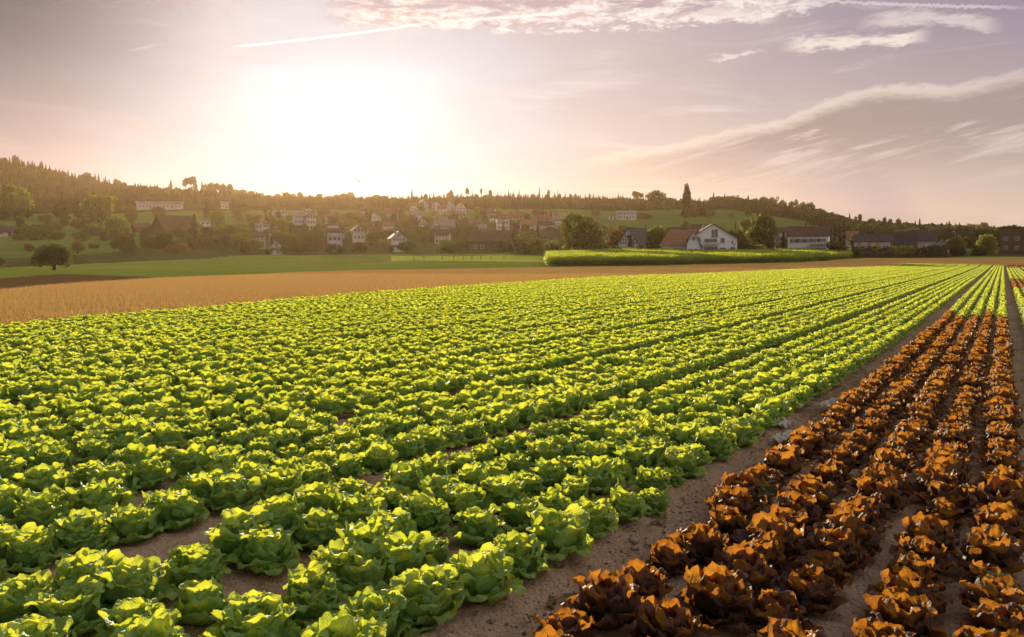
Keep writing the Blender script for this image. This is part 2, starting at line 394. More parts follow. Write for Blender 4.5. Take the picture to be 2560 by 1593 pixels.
def soil_material():
    m, N, t = new_mat('field_soil')
    g = N.node('ShaderNodeTexCoord').outputs['Object']
    a = N.noise(g, 1.1, 4, .6); b = N.noise(g, 14., 6, .7); c = N.noise(g, 70., 4, .7)
    col = N.mix(N.ss(a, .35, .65), (.42, .25, .15), (.52, .345, .215))
    col = N.mix(N.m('MULTIPLY', N.ss(b, .45, .7), .7), col, (.50, .39, .29))
    col = N.mix(N.m('MULTIPLY', N.ss(c, .52, .35), .6), col, (.12, .07, .042))
    vo = N.node('ShaderNodeTexVoronoi'); N.put(vo.inputs['Vector'], g); vo.inputs['Scale'].default_value = 38.
    h = N.m('ADD', N.m('MULTIPLY', b, .6), N.m('ADD', N.m('MULTIPLY', c, .35), N.m('MULTIPLY', vo.outputs['Distance'], -.35)))
    p = matte(N, col); N.put(p.inputs['Normal'], bump(N, h, .9, .035))
    output(N, p.outputs[0]); return m
M['soil'] = soil_material()
def grass_material(name, c1, c2, c3, scale=.05, stripes=0.):
    m, N, t = new_mat(name)
    g = N.node('ShaderNodeTexCoord').outputs['Object']
    a = N.noise(g, scale, 5, .6); b = N.noise(g, scale * 12, 5, .65); c = N.noise(g, 1.5, 5, .7)
    col = N.mix(N.ss(a, .35, .65), c1, c2); col = N.mix(N.m('MULTIPLY', N.ss(b, .4, .68), .7), col, c3)
    col = N.mix(N.m('MULTIPLY', N.ss(c, .45, .7), .35), col, tuple(v * .55 for v in c1))
    p = matte(N, col); N.put(p.inputs['Normal'], bump(N, N.m('ADD', b, c), .6, .15))
    output(N, p.outputs[0]); return m
M['meadow'] = grass_material('meadow_grass', (.16, .22, .03), (.21, .27, .045), (.27, .27, .06))
M['pasture'] = grass_material('pale_pasture_grass', (.44, .50, .05), (.50, .54, .07), (.38, .44, .06))
M['hill_grass'] = grass_material('hill_grass', (.085, .15, .03), (.12, .19, .04), (.17, .19, .055), .03)
M['dry_slope'] = grass_material('dry_slope_grass', (.19, .15, .06), (.23, .17, .075), (.15, .15, .05), .04)
M['forest_floor'] = grass_material('woodland_floor', (.035, .04, .015), (.05, .05, .02), (.06, .05, .02), .05)
M['village_ground'] = grass_material('garden_ground', (.045, .07, .018), (.07, .085, .028), (.09, .08, .035), .09)
def stubble_material(name, ca, cb, cc):
    m, N, t = new_mat(name)
    g = N.node('ShaderNodeTexCoord').outputs['Object']
    mp = N.node('ShaderNodeMapping'); N.put(mp.inputs['Vector'], g); mp.inputs['Rotation'].default_value = (0, 0, math.radians(62)); mp.inputs['Scale'].default_value = (1, 7, 1)
    a = N.noise(g, .06, 5, .6); b = N.noise(mp.outputs[0], .35, 6, .7); c = N.noise(g, 9., 5, .75)
    col = N.mix(N.ss(a, .35, .65), ca, cb); col = N.mix(N.m('MULTIPLY', N.ss(b, .45, .62), .65), col, cc)
    wv = N.node('ShaderNodeTexWave', bands_direction='Y'); m2 = N.node('ShaderNodeMapping'); N.put(m2.inputs['Vector'], g); m2.inputs['Rotation'].default_value = (0, 0, math.radians(17)); N.put(wv.inputs['Vector'], m2.outputs[0]); wv.inputs['Scale'].default_value = .16; wv.inputs['Distortion'].default_value = 1.5
    col = N.mix(N.m('MULTIPLY', N.ss(wv.outputs['Fac'], .60, .95), .35), col, tuple(v * .55 for v in ca))
    col = N.mix(N.m('MULTIPLY', N.ss(c, .5, .36), .6), col, (.15, .075, .03))
    p = matte(N, col); N.put(p.inputs['Normal'], bump(N, N.m('ADD', N.m('MULTIPLY', b, .6), c), .9, .12))
    output(N, p.outputs[0]); return m
M['stubble'] = stubble_material('cut_straw_stubble', (.66, .345, .09), (.74, .42, .125), (.80, .52, .20))
M['ploughed'] = stubble_material('brown_stubble', (.17, .095, .045), (.20, .12, .05), (.25, .15, .07))

def build_terrain():
    ys = np.concatenate([np.linspace(-260, -10, 8), np.linspace(-4, 20, 13), 20 * 1.0135 ** np.arange(1, 292)])
    ys = ys[ys < 1000]; ys = np.concatenate([ys, np.linspace(1010, 2600, 14)])
    us = np.concatenate([np.linspace(-3.2, -.85, 24), np.linspace(-.80, .80, 380), np.linspace(.85, 3.2, 24)])
    ni, nj = len(ys), len(us)
    Y = np.repeat(ys[:, None], nj, 1); wide = np.maximum(Y, 60 - np.minimum(0, Y) * .3); X = us[None, :] * wide
    Z = height(X, np.minimum(Y, 1490)) ; Z = np.where(Y > 1490, Z - (Y - 1490) * .02, Z)
    Z = Z + (fbm(X, Y, .02, 5) - .5) * np.clip((Y - 160) / 200, 0, 1) * 4
    V = np.stack([X, Y, Z], -1).reshape(-1, 3); Fq = grid_faces(ni, nj)
    cen = V[Fq].mean(1); cx, cy = cen[:, 0], cen[:, 1]
    px = CX + F * cx / np.maximum(cy, 1); s, t = st_of(cx, cy)
    planted = (t > t_edge(s) - .15) & (s < S_END + .5) & (s > -14) & (cy < 260)
    V0 = V.copy()
    # keep the sheet under the finely modelled field soil
    sv, tv = st_of(V[:, 0], V[:, 1]); low = (tv > t_edge(sv) + .9) & (sv < S_END - 3) & (sv > -11) & (tv < 26) & (V[:, 1] < 250)
    V[low, 2] -= .25
    def bound(pts): 
        q = [ground_at(*p) for p in pts]; return np.interp(px, [p[0] for p in pts], [k[1] for k in q])
    y_stub = bound([(0, 722), (120, 716), (300, 706), (420, 695), (640, 686), (900, 675), (1106, 672), (1369, 668), (1600, 665), (1850, 660), (2000, 657), (2100, 648), (2160, 644), (2560, 645)])
    y_brown = bound([(0, 697), (160, 685), (300, 690), (420, 694), (640, 686), (2560, 645)])
    p1 = bound([(640, 657), (1000, 652), (1369, 657), (1372, 650), (1700, 650)]); p2 = bound([(640, 648), (1000, 642), (1200, 642), (1369, 644), (1372, 643), (1700, 643)])
    rag = (fbm(cx, cy, .35, 7) - .5) * 3.2; y_stub = y_stub + rag; y_brown = y_brown + rag * .8
    name = np.full(len(Fq), 'meadow', dtype='U16')
    name[(cy < y_stub)] = 'stubble_field'
    name[(cy >= y_stub) & (cy < y_brown) & (px < 440)] = 'brown_field'
    name[(cy > p1) & (cy < p2) & (px > 980) & (px < 1372)] = 'pasture'
    top = cy > np.interp(px, [0, 640, 1270, 1369, 2140, 2560], [168, 268, 262, 232, 232, 236])
    name[top] = 'garden_ground'
    hill = cy > np.interp(px, [0, 300, 640, 900, 1500, 1700, 2100, 2560], [230, 270, 420, 640, 430, 330, 300, 300])
    name[top & hill] = 'hill_meadow'
    dry = (cy > 600) & (cy < 640) & (px > 1255) & (px < 1420); name[dry] = 'dry_slope'
    wood = cy > np.interp(px, [0, 300, 640, 900, 1270, 1600, 1780, 2000, 2100, 2560], [520, 560, 640, 650, 690, 690, 720, 700, 500, 420]); name[wood] = 'woodland_floor'
    name[planted & (cy < 250)] = 'field_margin'
    mats = {'meadow': 'meadow', 'stubble_field': 'stubble', 'brown_field': 'ploughed', 'pasture': 'pasture', 'garden_ground': 'village_ground', 'hill_meadow': 'hill_grass',
            'dry_slope': 'dry_slope', 'woodland_floor': 'forest_floor', 'field_margin': 'soil'}
    for k, mk in mats.items():
        f = Fq[name == k]
        if len(f) == 0: continue
        u, inv = np.unique(f, return_inverse=True)
        o = obj(k, mesh_np(k, V[u], inv.reshape(f.shape), mat=M[mk])); tag(o, kind='structure')
    # fine soil sheet under the crops, relief of clods and wheel tracks
    def soil(name, sv, tv, fine, off):
        Sg, Tg = np.meshgrid(sv, tv, indexing='ij'); te = t_edge(Sg)
        Tg = np.maximum(Tg, te); X, Y = xy_of(Sg, Tg)
        Z = near_z(Y) * 0 + height(X, Y) + track_shape(Sg, Tg) + off
        if fine: Z = Z + (fbm(X, Y, 5., 1) - .5) * .05 + (fbm(X, Y, 19., 2) - .5) * .045
        else:
            Z = Z + (fbm(X, Y, 3., 1) - .5) * .05
            Z = Z - .09 * ((Sg > .7) & (Sg < 8.6) & (Tg > -5.6) & (Tg < 1.3))
        me = mesh_np(name, np.stack([X, Y, Z], -1).reshape(-1, 3), grid_faces(len(sv), len(tv)), mat=M['soil'])
        return tag(obj(name, me), kind='structure')
    soil('field_soil', np.arange(.2, 9., .035), np.arange(-5.9, 1.6, .033), True, 0)
    sv = np.concatenate([np.arange(-11, 40, .4), np.arange(40, S_END, 1.5), [S_END]]); tv = np.arange(-34, 24, .17)
    soil('field_soil', sv, tv, False, -.045)
build_terrain()
# ---------------------------------------------------------------- lettuces
def smooth(a, b, x):
    k = np.clip((x - a) / (b - a), 0, 1); return k * k * (3 - 2 * k)
def leaf_arrays(r, L, W, a0, a1, a2, cup, ruf, nu, nv, frill=1.0):
    """one leaf, root at the origin, growing along +x and curling up: angles (degrees) at root, middle and tip"""
    vv = np.linspace(0, 1, nv); uu = np.linspace(-1, 1, nu)
    ang = np.radians(np.where(vv < .55, a0 + (a1 - a0) * smooth(0, .55, vv), a1 + (a2 - a1) * smooth(.55, 1, vv)))
    step = L / (nv - 1)
    cx = np.concatenate([[0], np.cumsum(np.cos(ang[:-1]) * step)]); cz = np.concatenate([[0], np.cumsum(np.sin(ang[:-1]) * step)])
    half = W / 2 * (.24 + .76 * smooth(0, .58, vv)) * (1 - .46 * smooth(.62, 1.04, vv)) + .003
    ph = [r.uniform(0, 6.28) for _ in range(6)]; k1 = r.uniform(3.2, 5.); k2 = r.uniform(7, 10)
    U, V = np.meshgrid(uu, vv, indexing='ij'); H = half[None, :]
    nx, nz = -np.sin(ang)[None, :], np.cos(ang)[None, :]
    edge = np.maximum(np.abs(U) ** 2, smooth(.72, 1., V))
    disp = cup * H * U ** 2 + ruf * edge * (np.sin(k1 * V * 3.1 + ph[0] + U * 2.) * .6 + np.sin(k2 * V * 2.2 + ph[1] - U * 3) * .45 * frill + np.sin(U * 7 + ph[2]) * .5 * V)
    disp = disp + ruf * .30 * np.sin(U * 9 + ph[3]) * np.sin(V * 11 + ph[4]) * V + r.uniform(-.015, .015) * U * V
    disp = disp + W * (.020 * np.sin(13 * U + ph[4]) * np.sin(15 * V + ph[5]) + .012 * np.sin(21 * U - 9 * V + ph[1])) * smooth(.1, .5, V) + W * .020 * np.sin(17 * V * 2 + 9 * U + ph[2]) * np.maximum(smooth(.75, 1, np.abs(U)), smooth(.88, 1, V))
    y = np.sin(U * 1.45) / .993 * H * (1 - .12 * np.abs(disp) / (W + 1e-6)) 
    wob = 1 + .026 * edge * np.sin(U * 9 + ph[5]) + .010 * edge * np.sin(U * 23 + ph[0])
    ve = V * (1 - .24 * U ** 2 * smooth(.35, 1, V)); X0 = np.interp(ve, vv, cx); Z0 = np.interp(ve, vv, cz); nx = -np.sin(np.interp(ve, vv, ang)); nz = np.cos(np.interp(ve, vv, ang))
    x = X0 * wob + nx * disp; z = Z0 * wob + nz * disp
    P = np.stack([x, y * wob, z], -1).reshape(-1, 3)
    uv = np.stack([(U + 1) / 2, V], -1).reshape(-1, 2)
    return P, grid_faces(nu, nv), uv
# layer: length, width, root/mid/tip angle, cup, ruffle, root radius, count, azimuth offset
LAYERS = {
 'green': [(.180, .190, 6, 44, -34, .30, .012, .010, 6), (.200, .195, 26, 74, 2, .42, .012, .012, 6), (.195, .175, 50, 88, 26, .55, .012, .012, 5), (.155, .14, 64, 98, 84, .7, .010, .006, 4)],
 'red':   [(.175, .165, 8, 42, 12, .25, .017, .010, 6), (.190, .17, 34, 70, 44, .35, .018, .012, 6), (.175, .15, 55, 84, 68, .45, .018, .010, 5), (.14, .12, 66, 94, 96, .6, .014, .005, 4)]}
def tilt_matrix(az, tilt, rad, sc_, z):
    return Matrix.Rotation(az, 4, 'Z') @ Matrix.Translation((rad, 0, z)) @ Matrix.Rotation(-tilt, 4, 'Y') @ Matrix.Diagonal((sc_, sc_, sc_, 1))
def head_layout(kind, r):
    """list of (layer, variant, matrix) for one head; each head gets its own"""
    out = []; base = r.uniform(0, 6.28)
    for li, (L, W, a0, a1, a2, cup, ruf, rad, n) in enumerate(LAYERS[kind]):
        n = n + r.choice((-1, 0, 0, 1)) if li < 3 else n
        for k in range(n):
            az = base + li * .55 + 2 * math.pi * k / n + r.uniform(-.22, .22)
            out.append((li, r.randrange(4), tilt_matrix(az, r.uniform(-.13, .15), rad, r.uniform(.86, 1.13), .018 + .008 * li)))
    return out
LEAF = {}; ARR = {}
for kind in ('green', 'red'):
    for li, (L, W, a0, a1, a2, cup, ruf, rad, n) in enumerate(LAYERS[kind]):
        for v in range(4):
            for lod, (nu, nv) in enumerate(((17, 16), (7, 7), (4, 4))):
                r = random.Random(hash((kind == 'red', li, v)) & 0xffff)
                j = [r.uniform(-7, 7) for _ in range(3)]
                A_ = leaf_arrays(r, L * r.uniform(.92, 1.08), W * r.uniform(.92, 1.1), a0 + j[0], a1 + j[1], a2 + j[2] * 2, cup, ruf, nu, nv)
                ARR[kind, li, v, lod] = A_
                if lod == 0 and li < 3: LEAF[kind, li, v] = mesh_np('leaf', *A_, mat=M['lettuce' if kind == 'green' else 'red_lettuce'])
def merged(kind, parts, lod, name):
    vs, fs, us = [], [], []; k = 0
    for li, v, m in parts:
        P, Fq, uv = ARR[kind, li, v, lod]; m = np.array(m)
        vs.append(P @ m[:3, :3].T + m[:3, 3]); fs.append(Fq + k); us.append(uv); k += len(P)
    return mesh_np(name, np.concatenate(vs), np.concatenate(fs), np.concatenate(us), mat=M['lettuce' if kind == 'green' else 'red_lettuce'])
HEADS = {(k, lod): [merged(k, head_layout(k, random.Random(100 * i + lod)), lod, k + '_lettuce') for i in range(7)] for k in ('green', 'red') for lod in (0, 1, 2)}

# where every head stands ------------------------------------------------
PICK_G = [(1630, 1230), (1561, 1256), (1480, 1285), (1394, 1331), (1293, 1377), (1190, 1438), (1061, 1487), (931, 1533), (1191, 1302), (1081, 1346), (911, 1418), (779, 1470), (620, 1540),
          (1156, 1245), (1061, 1274), (969, 1308), (507, 1480), (326, 1547), (658, 1366), (787, 1314), (499, 1412), (888, 1271), (983, 1236), (161, 1515), (323, 1453), (230, 1432), (60, 1487),
          (877, 1222), (501, 1331), (773, 1242), (669, 1271), (389, 1355), (449, 1268), (570, 1230), (72, 1366), (308, 1294), (196, 1323), (643, 1553 + 12)]
PICK_R = [(1411, 1556), (1527, 1498), (1604, 1444), (1748, 1354), (1676, 1380), (1826, 1300), (1676, 1556), (1797, 1481), (1861, 1423), (2114, 1323), (2321, 1331), (2474, 1380), (2021, 1452),
          (2269, 1467), (1946, 1517), (2494, 1553), (1929, 1343), (2021, 1236), (2191, 1230), (2373, 1236), (2517, 1251)]
def row_heads(t0, picks, s0, s1, r):
    """heads of one row: the surveyed ones where the photograph shows them singly, an even row before and after"""
    out = []; P = sorted(picks); a, b = (P[0][0], P[-1][0]) if P else (None, None)
    if P:
        out += P
        for (sa, ta), (sb, tb) in zip(P, P[1:]):
            n = int(round((sb - sa) / .32))
            for k in range(1, n): out.append((sa + (sb - sa) * k / n, ta + (tb - ta) * k / n))
        s = a - .32
        while s > s0: out.append((s + r.uniform(-.03, .03), t0 + r.uniform(-.025, .025))); s -= .32
        s = b + .32
    else: s = s0 + r.uniform(0, .32)
    while s < s1: out.append((s + r.uniform(-.035, .035), t0 + r.uniform(-.018, .018))); s += .32
    return out
heads = []     # kind, s, t, bed, row
pg = [st_of(*ground_at(*q, up=.13)) for q in PICK_G]; pr = [st_of(*ground_at(*q, up=.13)) for q in PICK_R]
r = random.Random(5)
for bed in range(-3, 16):
    for ri in range(5):
        t0 = TRACK0 - bed * PITCHB - ROWOFF[ri] if bed >= 0 else TRACK0 + (-bed - 1) * PITCHB + ROWOFF[ri]
        if bed >= 0: picks = [q for q in pg if abs(q[1] - t0) < .17 and bed < 2]
        else: picks = [q for q in pr if abs(q[1] - t0) < .17] if bed == -1 else []
        if bed < -1: s0 = -1.5
        else: s0 = -1.5
        rowjit = r.uniform(-.4, .4)
        for s, t in row_heads(t0, picks, s0, S_END, r):
            if t < t_edge(s) + .15: continue
            kind = 'green'
            if bed == -1: kind = 'red' if s < 27.0 + rowjit * 3 + (2.5, -1, .5, 2, -1)[ri] else 'green'
            if bed == -2:
                kind = 'red' if (53 < s < 78 + rowjit) or s > 150 else 'green'
            if bed == -3: kind = 'red' if (60 < s < 85) or s > 150 else 'green'
            if r.random() < .012 and not picks: continue
            heads.append((kind, s, t, bed, ri))
HX, HY = xy_of(np.array([h[1] for h in heads]), np.array([h[2] for h in heads]))
HZ = height(HX, HY) + track_shape(np.array([h[1] for h in heads]), np.array([h[2] for h in heads])) - .012
inview = []
for i, h in enumerate(heads):
    if HY[i] < .8: continue
    px, py = project(HX[i], HY[i], HZ[i] + .12)
    rad = F * .16 / HY[i]
    if -rad * .6 < px < 2560 + rad * .6 and py < 1593 + rad * .6: inview.append((HY[i], i))
inview.sort()
single = {'green': [], 'red': []}
for d, i in inview:
    k = heads[i][0]
    if len(single[k]) < 296: single[k].append(i)
NEAR_LEAFY = {'green': 84, 'red': 62}
def ordinal(n):
    a = ['', 'first', 'second', 'third', 'fourth', 'fifth', 'sixth', 'seventh', 'eighth', 'ninth', 'tenth', 'eleventh', 'twelfth', 'thirteenth', 'fourteenth', 'fifteenth', 'sixteenth', 'seventeenth', 'eighteenth', 'nineteenth', 'twentieth']
    if n <= 20: return a[n]
    tens = {2: 'twenty', 3: 'thirty', 4: 'forty', 5: 'fifty', 6: 'sixty', 7: 'seventy', 8: 'eighty', 9: 'ninety'}
    if n >= 100: return 'hundredth-plus'
    return (tens[n // 10] + '-' + a[n % 10]) if n % 10 else {2: 'twentieth', 3: 'thirtieth', 4: 'fortieth', 5: 'fiftieth', 6: 'sixtieth', 7: 'seventieth', 8: 'eightieth', 9: 'ninetieth'}[n // 10]
order = {}
for k in single:
    rows = {}
    for i in single[k]: rows.setdefault((heads[i][3], heads[i][4]), []).append(i)
    for key, L in rows.items():
        for n, i in enumerate(sorted(L, key=lambda q: heads[q][1])): order[i] = n + 1
used = set()
def head_label(k, i):
    b, ri = heads[i][3], heads[i][4]; n = order[i]
    if k == 'green':
        rw = b * 5 + ri + 1
        return f'green lettuce, row {["", "nearest", "second", "third", "fourth", "fifth"][rw]} left of the bare soil track, {ordinal(n)} from picture edge' if rw <= 1 and False else \
               f'green lettuce, {ordinal(rw)} row left of the bare soil track, {ordinal(n)} from the photo edge'
    if b == -1: return f'red-brown lettuce, {ordinal(ri + 1)} row right of the bare soil track, {ordinal(n)} from bottom edge'
    return f'red-brown lettuce in the far right bed'
for k in ('green', 'red'):
    for n, i in enumerate(single[k]):
        r = random.Random(i); sc_ = (r.uniform(.84, 1.12) if r.random() < .93 else r.uniform(.62, .84)) * (1.08 if k == 'red' else 1.05)
        loc = (HX[i], HY[i], HZ[i]); rot = (r.uniform(-.08, .08), r.uniform(-.08, .08), r.uniform(0, 6.28))
        if n < NEAR_LEAFY[k]:
            parts = head_layout(k, r)
            hk = (k, r.randrange(7))
            if ('heart',) + hk not in LEAF: LEAF[('heart',) + hk] = merged(k, [p for p in head_layout(k, random.Random(hk[1])) if p[0] == 3], 0, 'lettuce_heart')
            o = obj(k + '_lettuce', LEAF[('heart',) + hk], None, loc, rot, (sc_,) * 3)
            for li, v, m in parts:
                if li == 3: continue
                c = bpy.data.objects.new('leaf', LEAF[k, li, v]); COL.objects.link(c); c.parent = o; c.matrix_local = m
        else:
            o = obj(k + '_lettuce', HEADS[k, 0 if n < 180 else 1][r.randrange(7)], None, loc, rot, (sc_,) * 3)
        tag(o, head_label(k, i), 'lettuce', 'green lettuces planted in long rows' if k == 'green' else 'red-brown lettuces planted in long rows')
taken = set(single['green']) | set(single['red'])

SRC = bpy.data.collections  # sources of the mass plantings live in collections that are not linked to the scene
def mass(name, meshes, P, rotz, scl, idx, kind='stuff', label=None, cat=None, tiltv=0.):
    """one object that repeats the given meshes at many points (for what nobody could count)"""
    col = bpy.data.collections.new(name + '_source')
    for q, me in enumerate(meshes):
        col.objects.link(bpy.data.objects.new('%s_source_%02d' % (name, q), me))
    me = bpy.data.meshes.new(name); n = len(P); me.vertices.add(n); me.vertices.foreach_set('co', np.asarray(P, np.float32).ravel())
    a = me.attributes.new('rz', 'FLOAT', 'POINT'); a.data.foreach_set('value', np.asarray(rotz, np.float32))
    a = me.attributes.new('tl', 'FLOAT_VECTOR', 'POINT')
    e = np.stack([nrs.uniform(-tiltv, tiltv, n), nrs.uniform(-tiltv, tiltv, n), np.asarray(rotz)], -1).astype(np.float32); a.data.foreach_set('vector', e.ravel())
    scl = np.asarray(scl, np.float32); scl = np.repeat(scl[:, None], 3, 1) if scl.ndim == 1 else scl
    a = me.attributes.new('sc', 'FLOAT_VECTOR', 'POINT'); a.data.foreach_set('vector', scl.ravel())
    a = me.attributes.new('ix', 'INT', 'POINT'); a.data.foreach_set('value', np.asarray(idx, np.int32))
    o = obj(name, me)
    g = bpy.data.node_groups.new(name, 'GeometryNodeTree')
    g.interface.new_socket('Geometry', in_out='INPUT', socket_type='NodeSocketGeometry'); g.interface.new_socket('Geometry', in_out='OUTPUT', socket_type='NodeSocketGeometry')
    gi = g.nodes.new('NodeGroupInput'); go = g.nodes.new('NodeGroupOutput')
    ci = g.nodes.new('GeometryNodeCollectionInfo'); ci.inputs['Collection'].default_value = col; ci.inputs['Separate Children'].default_value = True; ci.inputs['Reset Children'].default_value = True
    ip = g.nodes.new('GeometryNodeInstanceOnPoints'); ip.inputs['Pick Instance'].default_value = True
    def attr(nm, ty):
        q = g.nodes.new('GeometryNodeInputNamedAttribute'); q.data_type = ty; q.inputs['Name'].default_value = nm; return [s for s in q.outputs if s.enabled][0]
    g.links.new(gi.outputs[0], ip.inputs['Points']); g.links.new(ci.outputs[0], ip.inputs['Instance'])
    g.links.new(attr('ix', 'INT'), ip.inputs['Instance Index']); g.links.new(attr('sc', 'FLOAT_VECTOR'), ip.inputs['Scale']); g.links.new(attr('tl', 'FLOAT_VECTOR'), ip.inputs['Rotation'])
    g.links.new(ip.outputs[0], go.inputs[0])
    md = o.modifiers.new('instances', 'NODES'); md.node_group = g
    tag(o, label, cat, kind=kind); return o
rest = [i for i in range(len(heads)) if i not in taken]
for k in ('green', 'red'):
    L = [i for i in rest if heads[i][0] == k]
    # drop what lies far outside the view, keep a margin that can cast shadows and be seen from a step aside
    L = [i for i in L if abs(HX[i]) < max(6, 1.0 * HY[i] + 6) and HY[i] > -1.5]
    far = np.array([HY[i] > 26 for i in L]); ar = np.array(L)
    idx = np.where(far, 7 + nrs.randint(0, 7, len(L)), nrs.randint(0, 7, len(L)))
    s_ = nrs.uniform(.85, 1.10, len(L)) * np.where(far, .93, 1.0)
    mass(k + '_lettuce_rows', HEADS[k, 1] + HEADS[k, 2], np.stack([HX[ar], HY[ar], HZ[ar]], 1), nrs.uniform(0, 6.28, len(L)), s_, idx,
         label='green lettuce rows running on into the distance' if k == 'green' else 'red-brown lettuce rows running on beyond the single heads', cat='lettuce rows', tiltv=.12)
print('heads', len(heads), {k: len(v) for k, v in single.items()})
# ---------------------------------------------------------------- trees
def crown_mesh(name, lobes, n, size, mat, r, flat=.25):
    """leaf clumps spread through the outer volume of the lobes: (x, y, z, rx, rz)"""
    rs = np.random.RandomState(r.randrange(1 << 30))
    w = np.array([l[3] ** 2 * l[4] for l in lobes]); w = w / w.sum()
    li = rs.choice(len(lobes), n, p=w); Lb = np.array(lobes)[li]
    d = rs.normal(size=(n, 3)); d /= np.linalg.norm(d, axis=1)[:, None]
    rad = rs.uniform(.45, 1.08, n) ** .6
    c = Lb[:, :3] + d * rad[:, None] * np.stack([Lb[:, 3], Lb[:, 3], Lb[:, 4]], 1)
    nrm = d * .7 + rs.normal(size=(n, 3)) * .6; nrm /= np.linalg.norm(nrm, axis=1)[:, None]
    a = np.cross(nrm, rs.normal(size=(n, 3))); a /= np.linalg.norm(a, axis=1)[:, None]; b = np.cross(nrm, a)
    s = size * rs.uniform(.55, 1.4, n)[:, None]; a = a * s; b = b * s * .7
    V = np.stack([c - a, c - b * .8 + nrm * s * .12, c + a, c + b], 1).reshape(-1, 3)
    Fq = np.arange(4 * n).reshape(n, 4)
    uv = np.tile(np.array([[0, 0], [1, 0], [1, 1], [0, 1]], np.float32), (n, 1))
    return mesh_np(name, V, Fq, uv, smooth=False, mat=mat)
def trunk_mesh(r, top=.6, rad=.035, limbs=5, spread=.3, mat=None):
    mb = MB(); b = (r.uniform(-.03, .03), r.uniform(-.03, .03))
    mb.tube([(0, 0, -.06), (0, 0, .0), (b[0], b[1], top * .5), (b[0] * 1.5, b[1] * 1.5, top)], [rad * 1.5, rad * 1.15, rad * .75, rad * .3], 6)
    for k in range(limbs):
        z = top * (.35 + .5 * k / max(1, limbs)); az = k * 2.4 + r.uniform(-.4, .4); e = spread * r.uniform(.7, 1.1)
        mb.tube([(b[0], b[1], z), (b[0] + math.cos(az) * e * .5, b[1] + math.sin(az) * e * .5, z + .10), (math.cos(az) * e, math.sin(az) * e, z + .26)], [rad * .5, rad * .32, rad * .1], 4)
    return mb.mesh('trunk', mat or M['bark'])
TREES = {}
def kinds():
    """per kind and shade: list of (trunk, crown); unit height, unit width"""
    r = random.Random(3)
    def broad(mat, n=1900, size=.045, dense=1., low=.16):
        out = []
        for q in range(3):
            lobes = [(0, 0, .58, .38, .38), (0, 0, .3, .3, .2)]
            for k in range(9):
                az = k * 2.4 + r.uniform(-.5, .5); e = r.uniform(.22, .38); z = r.uniform(low, .86)
                lobes.append((math.cos(az) * e, math.sin(az) * e, z, r.uniform(.12, .21), r.uniform(.09, .16)))
            out.append((trunk_mesh(r), crown_mesh('crown', lobes, n, size, mat, r)))
        return out
    TREES['round'] = {c: broad(M['crown_' + c]) for c in ('dark', 'mid', 'pale', 'rust')}
    def bush(mat):
        out = []
        for q in range(3):
            lobes = [(0, 0, .42, .38, .42)] + [(math.cos(k * 1.9) * .26, math.sin(k * 1.9) * .26, r.uniform(.25, .7), .22, .24) for k in range(6)]
            out.append((trunk_mesh(r, .4, .03, 3, .2), crown_mesh('crown', lobes, 1300, .055, mat, r)))
        return out
    TREES['bush'] = {c: bush(M['crown_' + c]) for c in ('dark', 'mid', 'pale', 'rust')}
    def orchard(mat):
        out = []
        for q in range(2):
            lobes = [(0, 0, .56, .42, .36)] + [(math.cos(k * 1.3) * .34, math.sin(k * 1.3) * .34, r.uniform(.24, .66), .18, .19) for k in range(10)]
            out.append((trunk_mesh(r, .6, .04, 6, .36), crown_mesh('crown', lobes, 3400, .036, mat, r)))
        return out
    TREES['orchard'] = {c: orchard(M['crown_' + c]) for c in ('dark', 'mid')}
    def fir(mat):
        out = []
        for q in range(3):
            rs = np.random.RandomState(r.randrange(1 << 30)); n = 620
            z = rs.uniform(.06, .99, n) ** .8; tier = np.floor(z * 13) / 13
            rr = (1 - z) * .5 * (.55 + .55 * (1 - (z - tier) * 13)) * rs.uniform(.4, 1.05, n) + .01
            az = rs.uniform(0, 6.283, n); c = np.stack([np.cos(az) * rr, np.sin(az) * rr, z], 1)
            o = np.stack([np.cos(az), np.sin(az), -.45 * np.ones(n)], 1); sd = np.stack([-np.sin(az), np.cos(az), rs.uniform(-.3, .3, n)], 1)
            s = ((.045 + .10 * (1 - z)) * rs.uniform(.6, 1.3, n))[:, None]
            V = np.stack([c - o * s, c - sd * s * .45, c + o * s * [[1, 1, .5]], c + sd * s * .45], 1).reshape(-1, 3)
            uv = np.tile(np.array([[0, 0], [1, 0], [1, 1], [0, 1]], np.float32), (n, 1))
            out.append((MB().tube([(0, 0, -.05), (0, 0, .5), (0, 0, .97)], [.03, .018, .004], 5).mesh('trunk', M['bark']), mesh_np('crown', V, np.arange(4 * n).reshape(n, 4), uv, smooth=False, mat=mat)))
        return out
    TREES['fir'] = {'fir': fir(M['crown_fir']), 'rust': fir(M['crown_dark'])}
    def poplar(mat):
        lobes = [(r.uniform(-.1, .1), r.uniform(-.1, .1), z, .30 * math.sin(math.pi * min(1, z * .9 + .12)) ** .6 + .05, .12) for z in np.linspace(.12, .93, 12)]
        return [(trunk_mesh(r, .8, .05, 4, .1), crown_mesh('crown', lobes, 1800, .06, mat, r))]
    TREES['poplar'] = {'dark': poplar(M['crown_dark']), 'mid': poplar(M['crown_mid'])}
    def tall(mat):
        out = []
        for q in range(3):
            lobes = [(r.uniform(-.1, .1), r.uniform(-.1, .1), .78, .28, .15)] + [(math.cos(k * 2.1) * .28, math.sin(k * 2.1) * .28, r.uniform(.5, .9), .15, .08) for k in range(6)]
            out.append((trunk_mesh(r, .85, .03, 6, .3), crown_mesh('crown', lobes, 1200, .055, mat, r)))
        return out
    TREES['tall'] = {'dark': tall(M['crown_dark']), 'mid': tall(M['crown_mid'])}
